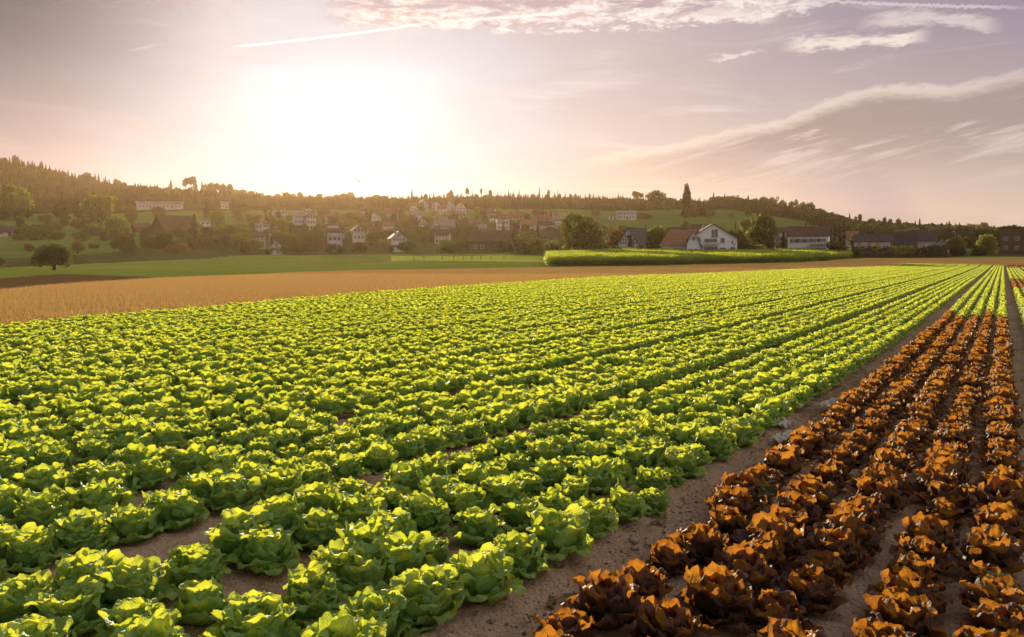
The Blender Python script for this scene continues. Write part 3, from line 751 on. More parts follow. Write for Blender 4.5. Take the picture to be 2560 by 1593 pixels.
    def hedge(mat):
        out = []
        for q in range(2):
            rs = np.random.RandomState(r.randrange(1 << 30))
            lobes = [(x, r.uniform(-.1, .1), .45, .12, r.uniform(.42, .56)) for x in np.linspace(-.42, .42, 9)]
            out.append((MB().box(-.45, .45, -.03, .03, -.1, .3).mesh('stems', M['bark']), crown_mesh('foliage', lobes, 1500, .045, mat, r)))
        return out
    TREES['hedge'] = {c: hedge(M['crown_' + c]) for c in ('dark', 'mid')}
kinds()
def tree(kind, shade, px, by, ty, wpx, label, group=None, name=None, loc=None, cat='tree'):
    if loc is None: loc = ground_at(px, by)
    if loc is None: loc = at_depth(px, 880)
    X, Y = loc; z = hz(X, Y); d = Y * CP - (z - CAMH) * SP
    h = (by - ty) / F * d * 1.02; w = wpx / F * d
    v = rng.choice(TREES[kind][shade])
    e = obj(name or {'round': 'broadleaf_tree', 'bush': 'bush', 'orchard': 'orchard_tree', 'fir': 'fir_tree', 'poplar': 'poplar_tree', 'tall': 'tall_tree', 'hedge': 'hedge'}[kind], None, None, (X, Y, z - .15))
    rz = rng.uniform(-.15, .15) if kind == 'hedge' else rng.uniform(0, 6.28)
    for me, nm in zip(v, ('stems', 'foliage') if kind == 'hedge' else ('trunk', 'crown')):
        obj(nm, me, e, rot=(0, 0, rz), scale=(w, w * (.5 if kind == 'hedge' else 1), h))
    tag(e, label, cat, group); return e
T = tree
# near and middle distance trees, read off the photograph one by one
T('orchard', 'dark', 134, 676, 604, 96, 'lone dark orchard tree with forked trunk in the meadow at far left', 'orchard trees on the left meadow')
T('orchard', 'dark', 0, 668, 640, 26, 'dark round bush cut off by the left photo edge in the meadow', None, cat='bush')
for p in [('orchard', 'dark', 195, 633, 600, 32, 'small dark orchard tree above and right of the lone meadow tree'),
          ('orchard', 'dark', 311, 634, 584, 62, 'broad dark orchard tree below the big-roofed farmhouse'),
          ('bush', 'dark', 234, 622, 606, 32, 'low dark bush between two orchard trees on the left slope'),
          ('bush', 'dark', 74, 628, 604, 26, 'small dark bush up the slope from the lone meadow tree'),
          ('bush', 'dark', 92, 602, 570, 62, 'wide reddish-dark bush beside the small house at left photo edge'),
          ('bush', 'mid', 140, 600, 574, 44, 'leafy bush right of the wide dark bush at far left'),
          ('round', 'mid', 38, 548, 462, 92, 'tallest bright-topped tree near the left photo edge'),
          ('round', 'dark', 68, 546, 506, 46, 'dark round tree in front of the tallest left tree'),
          ('round', 'dark', 8, 552, 512, 46, 'dark tree standing against the left photo edge'),
          ('fir', 'fir', 150, 520, 492, 12, 'slim pointed fir rising behind a dark round tree at left'),
          ('round', 'dark', 153, 550, 512, 46, 'dark round tree with a pointed fir behind it'),
          ('bush', 'mid', 112, 552, 534, 40, 'low hedge-like bush between the left tree clumps'),
          ('bush', 'dark', 184, 568, 552, 18, 'small round bush on the slope below the left trees'),
          ('round', 'mid', 246, 560, 486, 96, 'big bright-topped tree left of the big-roofed farmhouse'),
          ('round', 'dark', 206, 552, 516, 44, 'dark tree on the left flank of the big bright-topped tree'),
          ('round', 'mid', 292, 590, 540, 66, 'rounded tree just left of the big-roofed farmhouse'),
          ('round', 'mid', 329, 560, 516, 42, 'round tree behind the left end of the farmhouse'),
          ('bush', 'dark', 240, 594, 566, 40, 'dark bush below the big bright-topped tree'),
          ('round', 'dark', 398, 546, 516, 40, 'dark tree standing above the farmhouse roof'),
          ('round', 'dark', 376, 586, 560, 22, 'dark tree in front of the farmhouse roof'),
          ('fir', 'rust', 487, 606, 536, 52, 'broad dark conifer at the right end of the farmhouse roof'),
          ('fir', 'fir', 517, 548, 497, 26, 'upright dark conifer on the slope under the tree-topped knoll'),
          ('round', 'mid', 545, 572, 524, 44, 'leafy tree right of the upright dark conifer'),
          ('round', 'dark', 592, 548, 516, 24, 'small dark tree on the slope under the knoll'),
          ('bush', 'rust', 440, 634, 606, 60, 'reddish bush at the foot of the farmhouse meadow'),
          ('bush', 'dark', 560, 612, 580, 70, 'wide dark bush mass right of the farmhouse'),
          ('bush', 'dark', 620, 632, 596, 56, 'dark bush at the left end of the village'),
          ('round', 'dark', 1018, 632, 602, 56, 'dark round bush beside the white-gabled cottage'),
          ('bush', 'dark', 1125, 632, 608, 74, 'dark shrubbery in front of the long barn'),
          ('round', 'mid', 1255, 636, 600, 40, 'small leafy tree at the right end of the long barn'),
          ('bush', 'mid', 1312, 640, 600, 50, 'rounded green bush left of the corn field, bright upper edge'),
          ('bush', 'mid', 1345, 638, 604, 34, 'green bush between two rounded bushes left of the corn'),
          ('bush', 'dark', 1384, 640, 604, 46, 'dark rounded bush behind the left end of the corn'),
          ('round', 'mid', 1432, 640, 530, 76, 'taller left tree of the big pair behind the corn'),
          ('round', 'dark', 1474, 640, 546, 82, 'right tree of the big pair behind the corn'),
          ('round', 'rust', 1539, 634, 572, 58, 'orange-tinged round tree right of the big tree pair'),
          ('bush', 'dark', 1534, 640, 612, 52, 'dark green bush in front of the orange-tinged tree'),
          ('fir', 'fir', 1576, 636, 584, 28, 'dark conifer left of the half-timbered gable'),
          ('bush', 'mid', 1600, 638, 608, 26, 'small green bush beneath the half-timbered gable'),
          ('round', 'mid', 1642, 638, 562, 66, 'tall leafy tree between half-timbered gable and big white house'),
          ('bush', 'dark', 1652, 638, 600, 40, 'dark bush at the foot of the tall leafy tree'),
          ('fir', 'fir', 1613, 600, 560, 16, 'small dark fir behind the half-timbered roof'),
          ('round', 'dark', 1556, 580, 562, 28, 'dark tree behind the roof of the half-timbered house'),
          ('round', 'dark', 1712, 592, 552, 30, 'dark tree behind the big white house, left side'),
          ('round', 'dark', 1838, 640, 572, 66, 'round dark tree right of the big white house'),
          ('fir', 'fir', 1838, 600, 552, 16, 'thin dark fir behind the round dark tree'),
          ('round', 'mid', 1864, 628, 545, 44, 'pale-topped tree left of the tallest valley tree'),
          ('round', 'dark', 1906, 636, 530, 84, 'tallest broad tree of the valley, left of the small gabled house'),
          ('bush', 'mid', 1900, 640, 606, 50, 'light green bush in front of the tallest valley tree'),
          ('bush', 'dark', 1880, 640, 604, 44, 'dark bush between corn and the tallest valley tree'),
          ('fir', 'fir', 1958, 634, 578, 30, 'dark conifer between small gabled house and white farmhouse'),
          ('fir', 'rust', 2014, 600, 548, 22, 'rusty conifer rising behind the white farmhouse roof'),
          ('fir', 'fir', 2084, 634, 562, 20, 'left one of three dark firs beside the white farmhouse'),
          ('fir', 'fir', 2097, 634, 562, 22, 'middle one of three dark firs beside the white farmhouse'),
          ('fir', 'fir', 2107, 634, 560, 24, 'right one of three dark firs beside the white farmhouse'),
          ('bush', 'dark', 2092, 642, 598, 56, 'dark bush in front of the three dark firs'),
          ('round', 'dark', 2134, 634, 580, 26, 'dark tree in front of the little orange roof'),
          ('bush', 'dark', 2140, 644, 612, 30, 'dark bush at the right end of the corn field'),
          ('round', 'pale', 2391, 640, 588, 46, 'yellowish round tree right of the dark hedge'),
          ('bush', 'dark', 2393, 642, 612, 42, 'dark bush under the yellowish round tree'),
          ('round', 'dark', 2427, 626, 588, 28, 'small dark tree between the two yellowish trees'),
          ('round', 'pale', 2468, 638, 584, 54, 'rightmost yellowish round tree, beside the dark bush'),
          ('bush', 'dark', 2448, 642, 610, 44, 'dark clipped bush under the rightmost yellowish tree'),
          ('bush', 'rust', 2497, 638, 616, 18, 'small reddish bush right of the yellowish trees'),
          ('round', 'dark', 2534, 636, 566, 66, 'dark tree in front of the flat-topped brown building'),
          ('bush', 'pale', 2526, 636, 616, 26, 'pale low bush beneath the dark tree near the right edge'),
          ('tall', 'dark', 2330, 612, 556, 20, 'left one of two thin tall trees behind the dark roof'),
          ('tall', 'dark', 2350, 612, 556, 14, 'right one of two thin tall trees behind the dark roof'),
          ('tall', 'dark', 1593, 506, 472, 36, 'tall bare-stemmed tree alone on the ridge skyline'),
          ('poplar', 'dark', 1714, 545, 464, 32, 'tall columnar poplar on the hill meadow skyline'),
          ('round', 'dark', 1640, 524, 476, 66, 'large round tree crown on the ridge left of the poplar'),
          ('round', 'mid', 1671, 528, 494, 42, 'rounded lighter tree in front of the large ridge tree'),
          ('round', 'mid', 1627, 524, 500, 30, 'smaller round tree left of the lighter ridge tree'),
          ('bush', 'dark', 1722, 544, 518, 50, 'dark shrub clump at the foot of the poplar'),
          ('bush', 'dark', 1760, 542, 514, 46, 'dark shrub clump right of the poplar'),
          ('fir', 'fir', 1747, 532, 494, 16, 'small fir right of the poplar'),
          ('fir', 'rust', 1870, 544, 490, 22, 'narrow conifer in front of the right ridge wood'),
          ('bush', 'dark', 1828, 544, 534, 16, 'small dark bush on the hill meadow right of the poplar'),
          ('bush', 'dark', 1575, 528, 518, 12, 'small dark bush alone on the hill meadow'),
          ('bush', 'dark', 1612, 548, 530, 40, 'dark bush right of the long white hillside house')]:
    g = {'fir': 'conifers of the valley', 'bush': 'bushes of the valley', 'round': 'broadleaf trees of the valley', 'orchard': 'orchard trees on the left meadow'}.get(p[0], 'tall skyline trees')
    T(*p, g, cat='bush' if p[0] == 'bush' else 'tree')
for p in (('bush', 'dark', 1500, 641, 606, 46, 'dark bush right of the big tree pair behind the corn'), ('round', 'dark', 1556, 634, 586, 40, 'dark round tree right of the orange-tinged tree'), ('bush', 'dark', 1626, 640, 610, 38, 'dark bush right of the half-timbered gable'),
          ('round', 'dark', 1668, 636, 590, 40, 'dark round tree at the left end of the orange-roofed wing'), ('round', 'dark', 1848, 640, 588, 46, 'dark round tree left of the tallest valley tree'), ('bush', 'mid', 1930, 642, 616, 34, 'low green bush before the small gabled house'),
          ('round', 'dark', 1974, 632, 592, 30, 'dark round tree at the left wall of the white farmhouse'), ('round', 'dark', 2072, 636, 586, 36, 'dark round tree at the right wall of the white farmhouse'), ('round', 'dark', 2374, 634, 596, 34, 'dark round tree behind the left yellowish tree')):
    T(*p, 'trees of the belt behind the corn', cat='bush' if p[0] == 'bush' else 'tree')
# knoll and ridge skyline: each tree that stands out
def skyline(specs, where, group):
    specs = sorted(specs, key=lambda s: s[2])
    for n, (kind, shade, px, ty, w) in enumerate(specs):
        loc = at_depth(px, 905)
        by = project(loc[0], loc[1], hz(*loc))[1]
        T(kind, shade, px, by, ty, w, f'{ {"fir": "pointed conifer", "round": "rounded tree", "tall": "thin-stemmed tree"}[kind]} on {where}, {ordinal(n + 1)} from the left', group, loc=loc)
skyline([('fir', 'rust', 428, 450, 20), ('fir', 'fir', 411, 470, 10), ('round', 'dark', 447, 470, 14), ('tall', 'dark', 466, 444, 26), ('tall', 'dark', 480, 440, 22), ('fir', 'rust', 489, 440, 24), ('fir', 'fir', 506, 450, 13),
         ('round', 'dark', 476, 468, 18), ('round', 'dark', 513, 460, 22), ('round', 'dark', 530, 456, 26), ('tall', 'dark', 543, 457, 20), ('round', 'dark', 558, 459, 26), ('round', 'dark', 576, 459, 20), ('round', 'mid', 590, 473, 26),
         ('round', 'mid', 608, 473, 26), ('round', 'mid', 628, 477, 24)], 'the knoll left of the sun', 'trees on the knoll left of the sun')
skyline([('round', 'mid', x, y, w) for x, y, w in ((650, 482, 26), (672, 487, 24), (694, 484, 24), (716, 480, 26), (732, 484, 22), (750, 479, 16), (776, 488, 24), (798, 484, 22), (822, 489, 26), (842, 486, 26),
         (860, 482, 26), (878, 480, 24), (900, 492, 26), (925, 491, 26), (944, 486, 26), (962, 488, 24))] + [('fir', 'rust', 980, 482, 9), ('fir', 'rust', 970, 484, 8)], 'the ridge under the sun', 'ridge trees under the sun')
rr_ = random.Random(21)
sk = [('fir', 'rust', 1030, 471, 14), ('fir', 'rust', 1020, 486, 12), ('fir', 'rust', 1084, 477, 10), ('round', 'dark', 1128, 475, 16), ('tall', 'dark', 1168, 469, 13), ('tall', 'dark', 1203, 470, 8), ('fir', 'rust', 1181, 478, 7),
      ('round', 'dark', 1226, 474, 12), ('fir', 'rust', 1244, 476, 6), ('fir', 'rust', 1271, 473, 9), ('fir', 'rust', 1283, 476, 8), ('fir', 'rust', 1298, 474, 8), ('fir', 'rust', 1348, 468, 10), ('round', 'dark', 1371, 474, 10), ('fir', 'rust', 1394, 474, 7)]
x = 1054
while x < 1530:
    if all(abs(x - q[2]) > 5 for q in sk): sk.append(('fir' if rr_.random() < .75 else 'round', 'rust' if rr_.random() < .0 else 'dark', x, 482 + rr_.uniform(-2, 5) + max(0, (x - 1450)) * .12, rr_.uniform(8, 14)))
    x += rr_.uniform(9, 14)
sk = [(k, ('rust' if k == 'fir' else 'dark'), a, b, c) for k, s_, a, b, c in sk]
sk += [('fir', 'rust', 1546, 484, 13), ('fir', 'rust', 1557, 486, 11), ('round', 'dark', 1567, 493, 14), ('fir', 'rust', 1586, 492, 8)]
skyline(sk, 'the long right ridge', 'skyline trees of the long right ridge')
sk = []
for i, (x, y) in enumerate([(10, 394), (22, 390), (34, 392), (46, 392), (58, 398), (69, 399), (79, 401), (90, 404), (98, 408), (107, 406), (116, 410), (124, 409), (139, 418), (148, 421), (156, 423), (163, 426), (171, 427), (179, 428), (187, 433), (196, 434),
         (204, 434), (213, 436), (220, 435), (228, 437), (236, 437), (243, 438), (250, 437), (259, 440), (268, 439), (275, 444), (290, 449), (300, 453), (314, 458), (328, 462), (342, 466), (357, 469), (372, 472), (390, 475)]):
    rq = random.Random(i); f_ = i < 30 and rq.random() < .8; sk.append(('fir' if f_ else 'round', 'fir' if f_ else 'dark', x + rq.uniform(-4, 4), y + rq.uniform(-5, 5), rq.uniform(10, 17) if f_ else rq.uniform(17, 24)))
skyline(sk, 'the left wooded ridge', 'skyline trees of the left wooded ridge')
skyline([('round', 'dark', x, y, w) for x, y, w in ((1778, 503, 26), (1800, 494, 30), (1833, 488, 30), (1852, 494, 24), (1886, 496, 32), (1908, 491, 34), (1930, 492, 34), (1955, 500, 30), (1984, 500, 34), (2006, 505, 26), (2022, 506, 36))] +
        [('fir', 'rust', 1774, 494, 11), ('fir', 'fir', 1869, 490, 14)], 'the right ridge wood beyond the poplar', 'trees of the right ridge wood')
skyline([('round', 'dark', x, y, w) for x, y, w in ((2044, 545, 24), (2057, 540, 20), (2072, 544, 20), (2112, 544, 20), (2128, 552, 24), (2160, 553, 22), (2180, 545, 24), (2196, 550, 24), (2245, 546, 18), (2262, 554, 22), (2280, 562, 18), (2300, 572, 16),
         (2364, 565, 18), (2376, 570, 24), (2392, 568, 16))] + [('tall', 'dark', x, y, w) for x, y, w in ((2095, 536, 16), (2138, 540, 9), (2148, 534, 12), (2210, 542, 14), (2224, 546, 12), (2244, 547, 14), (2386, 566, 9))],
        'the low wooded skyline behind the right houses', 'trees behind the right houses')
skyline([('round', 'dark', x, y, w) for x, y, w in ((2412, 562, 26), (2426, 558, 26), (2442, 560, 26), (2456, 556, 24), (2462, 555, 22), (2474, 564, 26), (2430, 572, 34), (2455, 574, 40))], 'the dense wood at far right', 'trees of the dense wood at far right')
for px, w in ((2168, 44), (2208, 48), (2252, 54), (2300, 54), (2345, 44)):
    T('hedge', 'dark', px, 643, 612 if px < 2330 else 607, w, {2168: 'leftmost', 2208: 'second', 2252: 'third', 2300: 'fourth', 2345: 'rightmost, highest'}[px] + ' section of dark hedge in front of the low right houses', 'hedge sections before the right houses', cat='hedge')

# woods on the slopes: masses nobody could count
def wood_mass(name, poly_px, y0, y1, n, hgt, label, firs=.5):
    pts = []; xs = [p[0] for p in poly_px]
    rs = np.random.RandomState(len(name))
    X, Y, I, S = [], [], [], []
    while len(X) < n:
        px = rs.uniform(min(xs), max(xs)); Yd = rs.uniform(y0(px), y1(px))
        x, y = at_depth(px, Yd); X.append(x); Y.append(y)
        f = rs.rand() < firs; I.append(rs.randint(0, 3) if f else 3 + rs.randint(0, 3)); h = hgt * rs.uniform(.7, 1.15)
        S.append((h * (.42 if f else .85), h * (.42 if f else .85), h * (1.05 if f else .8)))
    X, Y = np.array(X), np.array(Y)
    mass(name, [v[1] for v in TREES['fir']['fir']] + [v[1] for v in TREES['round']['dark']], np.stack([X, Y, height(X, Y) - .5], 1), rs.uniform(0, 6.28, n), np.array(S), I, label=label, cat='woodland')
ip = lambda a, b: (lambda x: float(np.interp(x, a, b)))
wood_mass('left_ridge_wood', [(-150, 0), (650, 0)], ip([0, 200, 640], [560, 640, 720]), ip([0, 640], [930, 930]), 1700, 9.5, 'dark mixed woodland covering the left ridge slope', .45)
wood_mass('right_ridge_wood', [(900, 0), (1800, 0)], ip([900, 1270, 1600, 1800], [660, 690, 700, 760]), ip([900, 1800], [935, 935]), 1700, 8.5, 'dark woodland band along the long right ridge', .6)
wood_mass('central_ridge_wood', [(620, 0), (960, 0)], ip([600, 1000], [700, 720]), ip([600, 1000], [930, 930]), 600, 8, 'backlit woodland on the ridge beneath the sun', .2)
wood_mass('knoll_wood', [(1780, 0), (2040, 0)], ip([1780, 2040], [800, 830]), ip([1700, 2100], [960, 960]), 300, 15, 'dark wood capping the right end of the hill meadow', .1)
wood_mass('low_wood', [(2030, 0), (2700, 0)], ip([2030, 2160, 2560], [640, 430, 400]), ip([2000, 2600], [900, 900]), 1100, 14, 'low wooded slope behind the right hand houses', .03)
# ---------------------------------------------------------------- houses
M['white_wall'] = plain('white_render', (.56, .50, .50), .85, .12, 1.2)
M['bright_wall'] = plain('bright_white_render', (.80, .77, .80), .85, .06, 1.2)
M['cream_wall'] = plain('cream_render', (.52, .43, .35), .85, .1, 1.2)
M['pink_wall'] = plain('pinkish_render', (.55, .42, .38), .85, .1, 1.2)
M['grey_wall'] = plain('grey_render', (.33, .31, .30), .85, .1, 1.2)
M['timber'] = plain('dark_timber', (.055, .038, .028), .8, .25, 4)
M['brown_boards'] = plain('brown_boards', (.12, .075, .045), .85, .3, 3)
M['glass'] = plain('window_glass', (.03, .035, .045), .12, .1, 1, spec=.6)
M['frame'] = plain('window_frame', (.5, .48, .46), .6, .05)
M['shutter'] = plain('brown_shutter', (.14, .07, .04), .7, .2)
M['orange'] = plain('orange_panel', (.62, .25, .06), .7, .15)
M['metal'] = plain('grey_metal', (.35, .35, .36), .45, .1, metal=.6)
M['stone'] = plain('field_stone', (.34, .26, .21), .85, .2, 20, bmp=.004)
def roof_mat(name, a, b):
    m, N, t = new_mat(name); g = N.node('ShaderNodeTexCoord').outputs['Object']
    w = N.node('ShaderNodeTexWave', bands_direction='Z'); N.put(w.inputs['Vector'], g); w.inputs['Scale'].default_value = 1.6; w.inputs['Distortion'].default_value = .6
    n = N.noise(g, .8, 5, .65)
    c = N.mix(N.ss(n, .35, .65), a, b); c = N.mix(N.m('MULTIPLY', w.outputs['Fac'], .25), c, tuple(v * .5 for v in a))
    p = principled(N, c, .8, .25); N.put(p.inputs['Normal'], bump(N, w.outputs['Fac'], .5, .03)); output(N, p.outputs[0]); return m
M['roof_brown'] = roof_mat('brown_tiles', (.085, .045, .03), (.13, .065, .04))
M['roof_red'] = roof_mat('red_tiles', (.17, .06, .035), (.24, .09, .05))
M['roof_dark'] = roof_mat('dark_tiles', (.035, .032, .036), (.055, .048, .05))
M['roof_grey'] = roof_mat('grey_sheet', (.20, .17, .155), (.27, .23, .21))
M['roof_orange'] = roof_mat('orange_tiles', (.27, .125, .065), (.36, .17, .09))

_wm = {}
def window(parent, x, y, z, w, h, face, shutters=False, name='window', mat='glass'):
    """window in a wall whose outside looks along face ('-y' or '+x' or '-x')"""
    key = (round(w, 1), round(h, 1), shutters)
    if key not in _wm:
        f = MB()
        for a in (-1, 1): f.box(a * w / 2 - .05, a * w / 2 + .05, -.07, .03, -h / 2 - .05, h / 2 + .05)
        f.box(-w / 2 + .051, w / 2 - .051, -.07, .03, h / 2 - .05, h / 2 + .05).box(-w / 2 + .051, w / 2 - .051, -.11, .03, -h / 2 - .05, -h / 2 + .03).box(-.03, .03, -.06, .02, -h / 2 + .031, h / 2 - .051)
        _wm[key] = (f.mesh('window', M['frame']), MB().box(-w / 2 + .052, w / 2 - .052, -.035, -.012, -h / 2 + .032, h / 2 - .052).mesh('pane', M['glass']), MB().box(-.28, .28, -.05, .0, -h / 2, h / 2).mesh('shutter', M['shutter']))
    fm, pm, sm = _wm[key]
    rz = {'-y': 0, '+x': math.pi / 2, '-x': -math.pi / 2}[face]
    o = obj(name, fm, parent, (x, y, z), (0, 0, rz)); obj('pane', pm, o)
    if shutters:
        for a in (-1, 1): obj('shutter', sm, o, (a * (w / 2 + .34), -.01, 0))
    return o
def house(px, by, wpx, label, wall='white_wall', roof='roof_brown', gable=False, eave=None, ridge=None, depth=None, rot=0., floors=2, cols=None, shutters=False, chimney=True, name='house', group='houses of the village', loc=None, hip=0.):
    """ridge along local x; with gable=True the gable end looks at the camera. wpx: visible width"""
    if loc is None: loc = ground_at(px, by)
    X, Y = loc; z = hz(X, Y); w = wpx / F * (Y * CP + (CAMH - z) * SP)
    e = obj(name, None, None, (X, Y, z), (0, 0, -math.atan2(X, Y) + math.radians(rot)))
    tag(e, label, 'house', group)
    D_ = depth or (w * .75 if not gable else w * 1.3); eave = eave or (2.35 * floors - .3); ridge = ridge or eave + (w if gable else D_) * .42
    L, Wd = (D_, w) if gable else (w, D_)     # L along the ridge, Wd across it
    def tr(x, y, zz): return (-y, x, zz) if gable else (x, y, zz)   # local (ridge, across) -> object
    hx, hy = L / 2, Wd / 2; b = -1.6
    V = [tr(*p) for p in ((-hx, -hy, b), (hx, -hy, b), (hx, hy, b), (-hx, hy, b), (-hx, -hy, eave), (hx, -hy, eave), (hx, hy, eave), (-hx, hy, eave), (-hx, 0, ridge), (hx, 0, ridge))]
    mb = MB().add(V, [(0, 1, 5, 4), (2, 3, 7, 6), (1, 2, 6, 9, 5), (3, 0, 4, 8, 7), (0, 3, 2, 1), (4, 5, 9, 8), (6, 7, 8, 9)]); mb.build('wall', M[wall], e)
    ov = .55; sl = (ridge - eave) / hy; rb = MB(); hp = min(hip, hx * .8)
    for s in (-1, 1):
        a = [(-hx - ov, s * (hy + ov), eave - ov * sl + .06), (hx + ov, s * (hy + ov), eave - ov * sl + .06), (hx + ov - hp, 0, ridge + .06), (-hx - ov + hp, 0, ridge + .06)]
        a = [tr(*p) for p in a]; rb.poly(a if s < 0 else a[::-1], (0, 0, .24))
    r_ = rb.build('roof', M[roof], e)
    if chimney: MB().box(-.35, .35, -.3, .3, -1.2, 1.3).build('chimney', M['grey_wall'], r_).location = tr(hx * .35, hy * .25, ridge - .25 * hy * sl)
    # windows on the side that looks at the camera
    vis = w; wn = cols or max(2, int(vis / 3.2)); y_ = -Wd / 2 if not gable else -L / 2
    for f in range(floors):
        for k in range(wn):
            x_ = (-.5 + (k + .5) / wn) * vis * .86
            if f == 0 and k == wn // 2:
                MB().box(-.5, .5, -.06, .02, 0, 2.05).build('door', M['shutter'], e).location = (x_, y_ - .01, .05); continue
            window(e, x_, y_ - .005, 1.45 + f * (2.7 if eave > 4.6 else 2.5), .95, 1.1, '-y', shutters)
    if gable:
        window(e, 0, y_ - .005, eave + (ridge - eave) * .42, .9, 1.0, '-y')
    return e
H = house
# named houses in front
hg = H(1775, 634, 118 * .96, 'large white gabled house with blue windows and balcony at the corn field', gable=True, wall='bright_wall', loc=at_depth(1775, 236), eave=4.7, ridge=8.8, floors=1, cols=2, depth=15, rot=6)
def box_part(parent, name, mat, x0, x1, y0, y1, z0, z1): return MB().box(x0, x1, y0, y1, z0, z1).build(name, M[mat], parent)
bpy.data.objects.remove(hg, do_unlink=True) if False else None
for c in list(hg.children):
    if c.name.startswith(('window', 'door')):
        for q in list(c.children): bpy.data.objects.remove(q, do_unlink=True)
        bpy.data.objects.remove(c, do_unlink=True)
hw_ = 118 * .96 / F * 236; yf = -7.5
for (x, z_, w, h) in ((.4, 6.2, 1.7, 2.3), (2.6, 4.2, 1.2, 1.3), (2.7, 1.4, 1.6, 1.6), (5.4, 1.7, 1.4, 1.3), (-4.9, 4.4, .9, 1.6), (-3.9, 4.4, .9, 1.6), (-5.1, 1.4, .9, 1.6)):
    window(hg, x, yf - .005, z_, w, h, '-y')
box_part(hg, 'balcony', 'white_wall', -2.9, 1.5, yf - 1.6, yf - .003, 2.55, 2.75)
box_part(hg, 'balcony_railing', 'frame', -2.9, 1.5, yf - 1.6, yf - 1.52, 3.0, 3.75)
box_part(hg, 'balcony_door', 'glass', -2.4, 1.1, yf - .03, yf - .004, 2.76, 4.7)
box_part(hg, 'terrace_opening', 'glass', -2.6, 1.2, yf - .03, yf - .004, .1, 2.3)
for x in (-2.8, 1.4): box_part(hg, 'balcony_post', 'frame', x - .08, x + .08, yf - 1.58, yf - 1.42, 0, 3.0)
hl = H(1714, 634, 68, 'lower wing with sunlit orange tiled roof left of the large white house', wall='bright_wall', roof='roof_orange', loc=at_depth(1708, 238), eave=3.0, ridge=7.3, floors=1, cols=4, depth=12, rot=-28, chimney=True)
gg = H(1733, 634, 32, 'narrow glazed white gable between the orange roof and the large white house', gable=True, wall='bright_wall', roof='roof_brown', loc=at_depth(1733, 229), eave=3.6, ridge=6.9, floors=1, cols=2, depth=6, chimney=False)
H(1943, 630, 38, 'small pale gabled house with balcony between dark trees', wall='cream_wall', gable=True, loc=at_depth(1941, 262), eave=2.8, ridge=6.2, floors=1, cols=2, chimney=False)
wf = H(2021, 632, 94, 'long white two-storey farmhouse with brown shutters and balcony', wall='bright_wall', loc=at_depth(2021, 250), eave=5.7, ridge=8.4, depth=8.5, rot=-4, cols=5, shutters=True)
box_part(wf, 'balcony', 'brown_boards', .8, 6.4, -5.6, -4.26, 2.75, 2.95); box_part(wf, 'balcony_railing', 'frame', .8, 6.4, -5.6, -5.52, 3.1, 3.8)
ht = H(1588, 634, 52, 'half-timbered gabled farmhouse half hidden by trees', wall='bright_wall', roof='roof_dark', gable=True, loc=at_depth(1590, 262), eave=3.2, ridge=8.0, floors=1, cols=2, depth=13, rot=-22, chimney=False)
for k in range(7):
    x = -2.7 + k * .9; zt = 3.2 + (1 - abs(x) / 3.4) * 4.4; box_part(ht, 'timber_post', 'timber', x - .08, x + .08, -6.57, -6.505, 3.0, max(3.3, zt))
for z_, hw in ((3.2, 3.0), (4.3, 2.3), (5.4, 1.5)): box_part(ht, 'timber_rail', 'timber', -hw, hw, -6.6, -6.572, z_ - .08, z_ + .08)
lo = H(2180, 634, 82, 'long low white house with dark roof and orange panels', roof='roof_dark', loc=at_depth(2180, 262), eave=4.3, ridge=6.2, floors=1, cols=6, depth=9, chimney=False)
for x in (-3.9, -.9, 1.6): box_part(lo, 'orange_panel', 'orange', x - .5, x + .5, -4.56, -4.505, 1.6, 3.9)
H(2258, 634, 46, 'steep dark roofed barn between the low white houses', wall='grey_wall', roof='roof_dark', loc=at_depth(2262, 258), eave=2.2, ridge=7.0, floors=1, cols=2, depth=9, chimney=False)
H(2310, 634, 52, 'white house under a broad dark roof, right of the steep barn', roof='roof_dark', loc=at_depth(2310, 264), eave=4.7, ridge=7.5, floors=1, cols=3, depth=8)
H(2353, 634, 34, 'beige gabled house right of the broad dark roof', wall='cream_wall', roof='roof_dark', gable=True, loc=at_depth(2353, 268), eave=2.6, ridge=5.2, floors=1, cols=2, chimney=False)
bb = at_depth(2560, 275)
fb = obj('flat_roofed_building', None, None, (bb[0], bb[1], hz(*bb)), (0, 0, -math.atan2(*bb))); tag(fb, 'dark brown flat-topped building cut off by the right photo edge', 'building')
box_part(fb, 'wall', 'brown_boards', -7.2, 12, -5, 7, -1, 8.8); box_part(fb, 'roof', 'roof_dark', -7.5, 12.3, -5.3, 7.3, 8.8, 9.25)
for k in range(5):
    for f in range(2): window(fb, -5.4 + k * 3.2, -5.01, 2.2 + f * 3.1, 1.2, 1.3, '-y')
H(2128, 618, 28, 'little house with orange tiled roof left of the long low house', roof='roof_orange', loc=at_depth(2126, 300), eave=5.2, ridge=7.6, floors=2, cols=2, chimney=False)
H(1960, 604, 30, 'white house peeping out above the small gabled house', loc=at_depth(1958, 330), eave=6.4, ridge=8.2, cols=2)
H(1690, 606, 36, 'brown roofed house behind the left wing of the white house', loc=at_depth(1688, 300), eave=5.0, ridge=8.0, wall='grey_wall', cols=3)
H(1751, 600, 46, 'dark roofed house directly behind the large white house', roof='roof_brown', loc=at_depth(1752, 300), eave=6.2, ridge=9.0, wall='grey_wall', cols=3)
H(1565, 549, 50, 'long white house alone on the hill meadow', eave=4.4, ridge=6.0, cols=6, roof='roof_grey', depth=9)
H(1528, 550, 13, 'tiny white arched outbuilding left of the long hillside house', gable=True, floors=1, cols=1, roof='roof_grey', chimney=False)
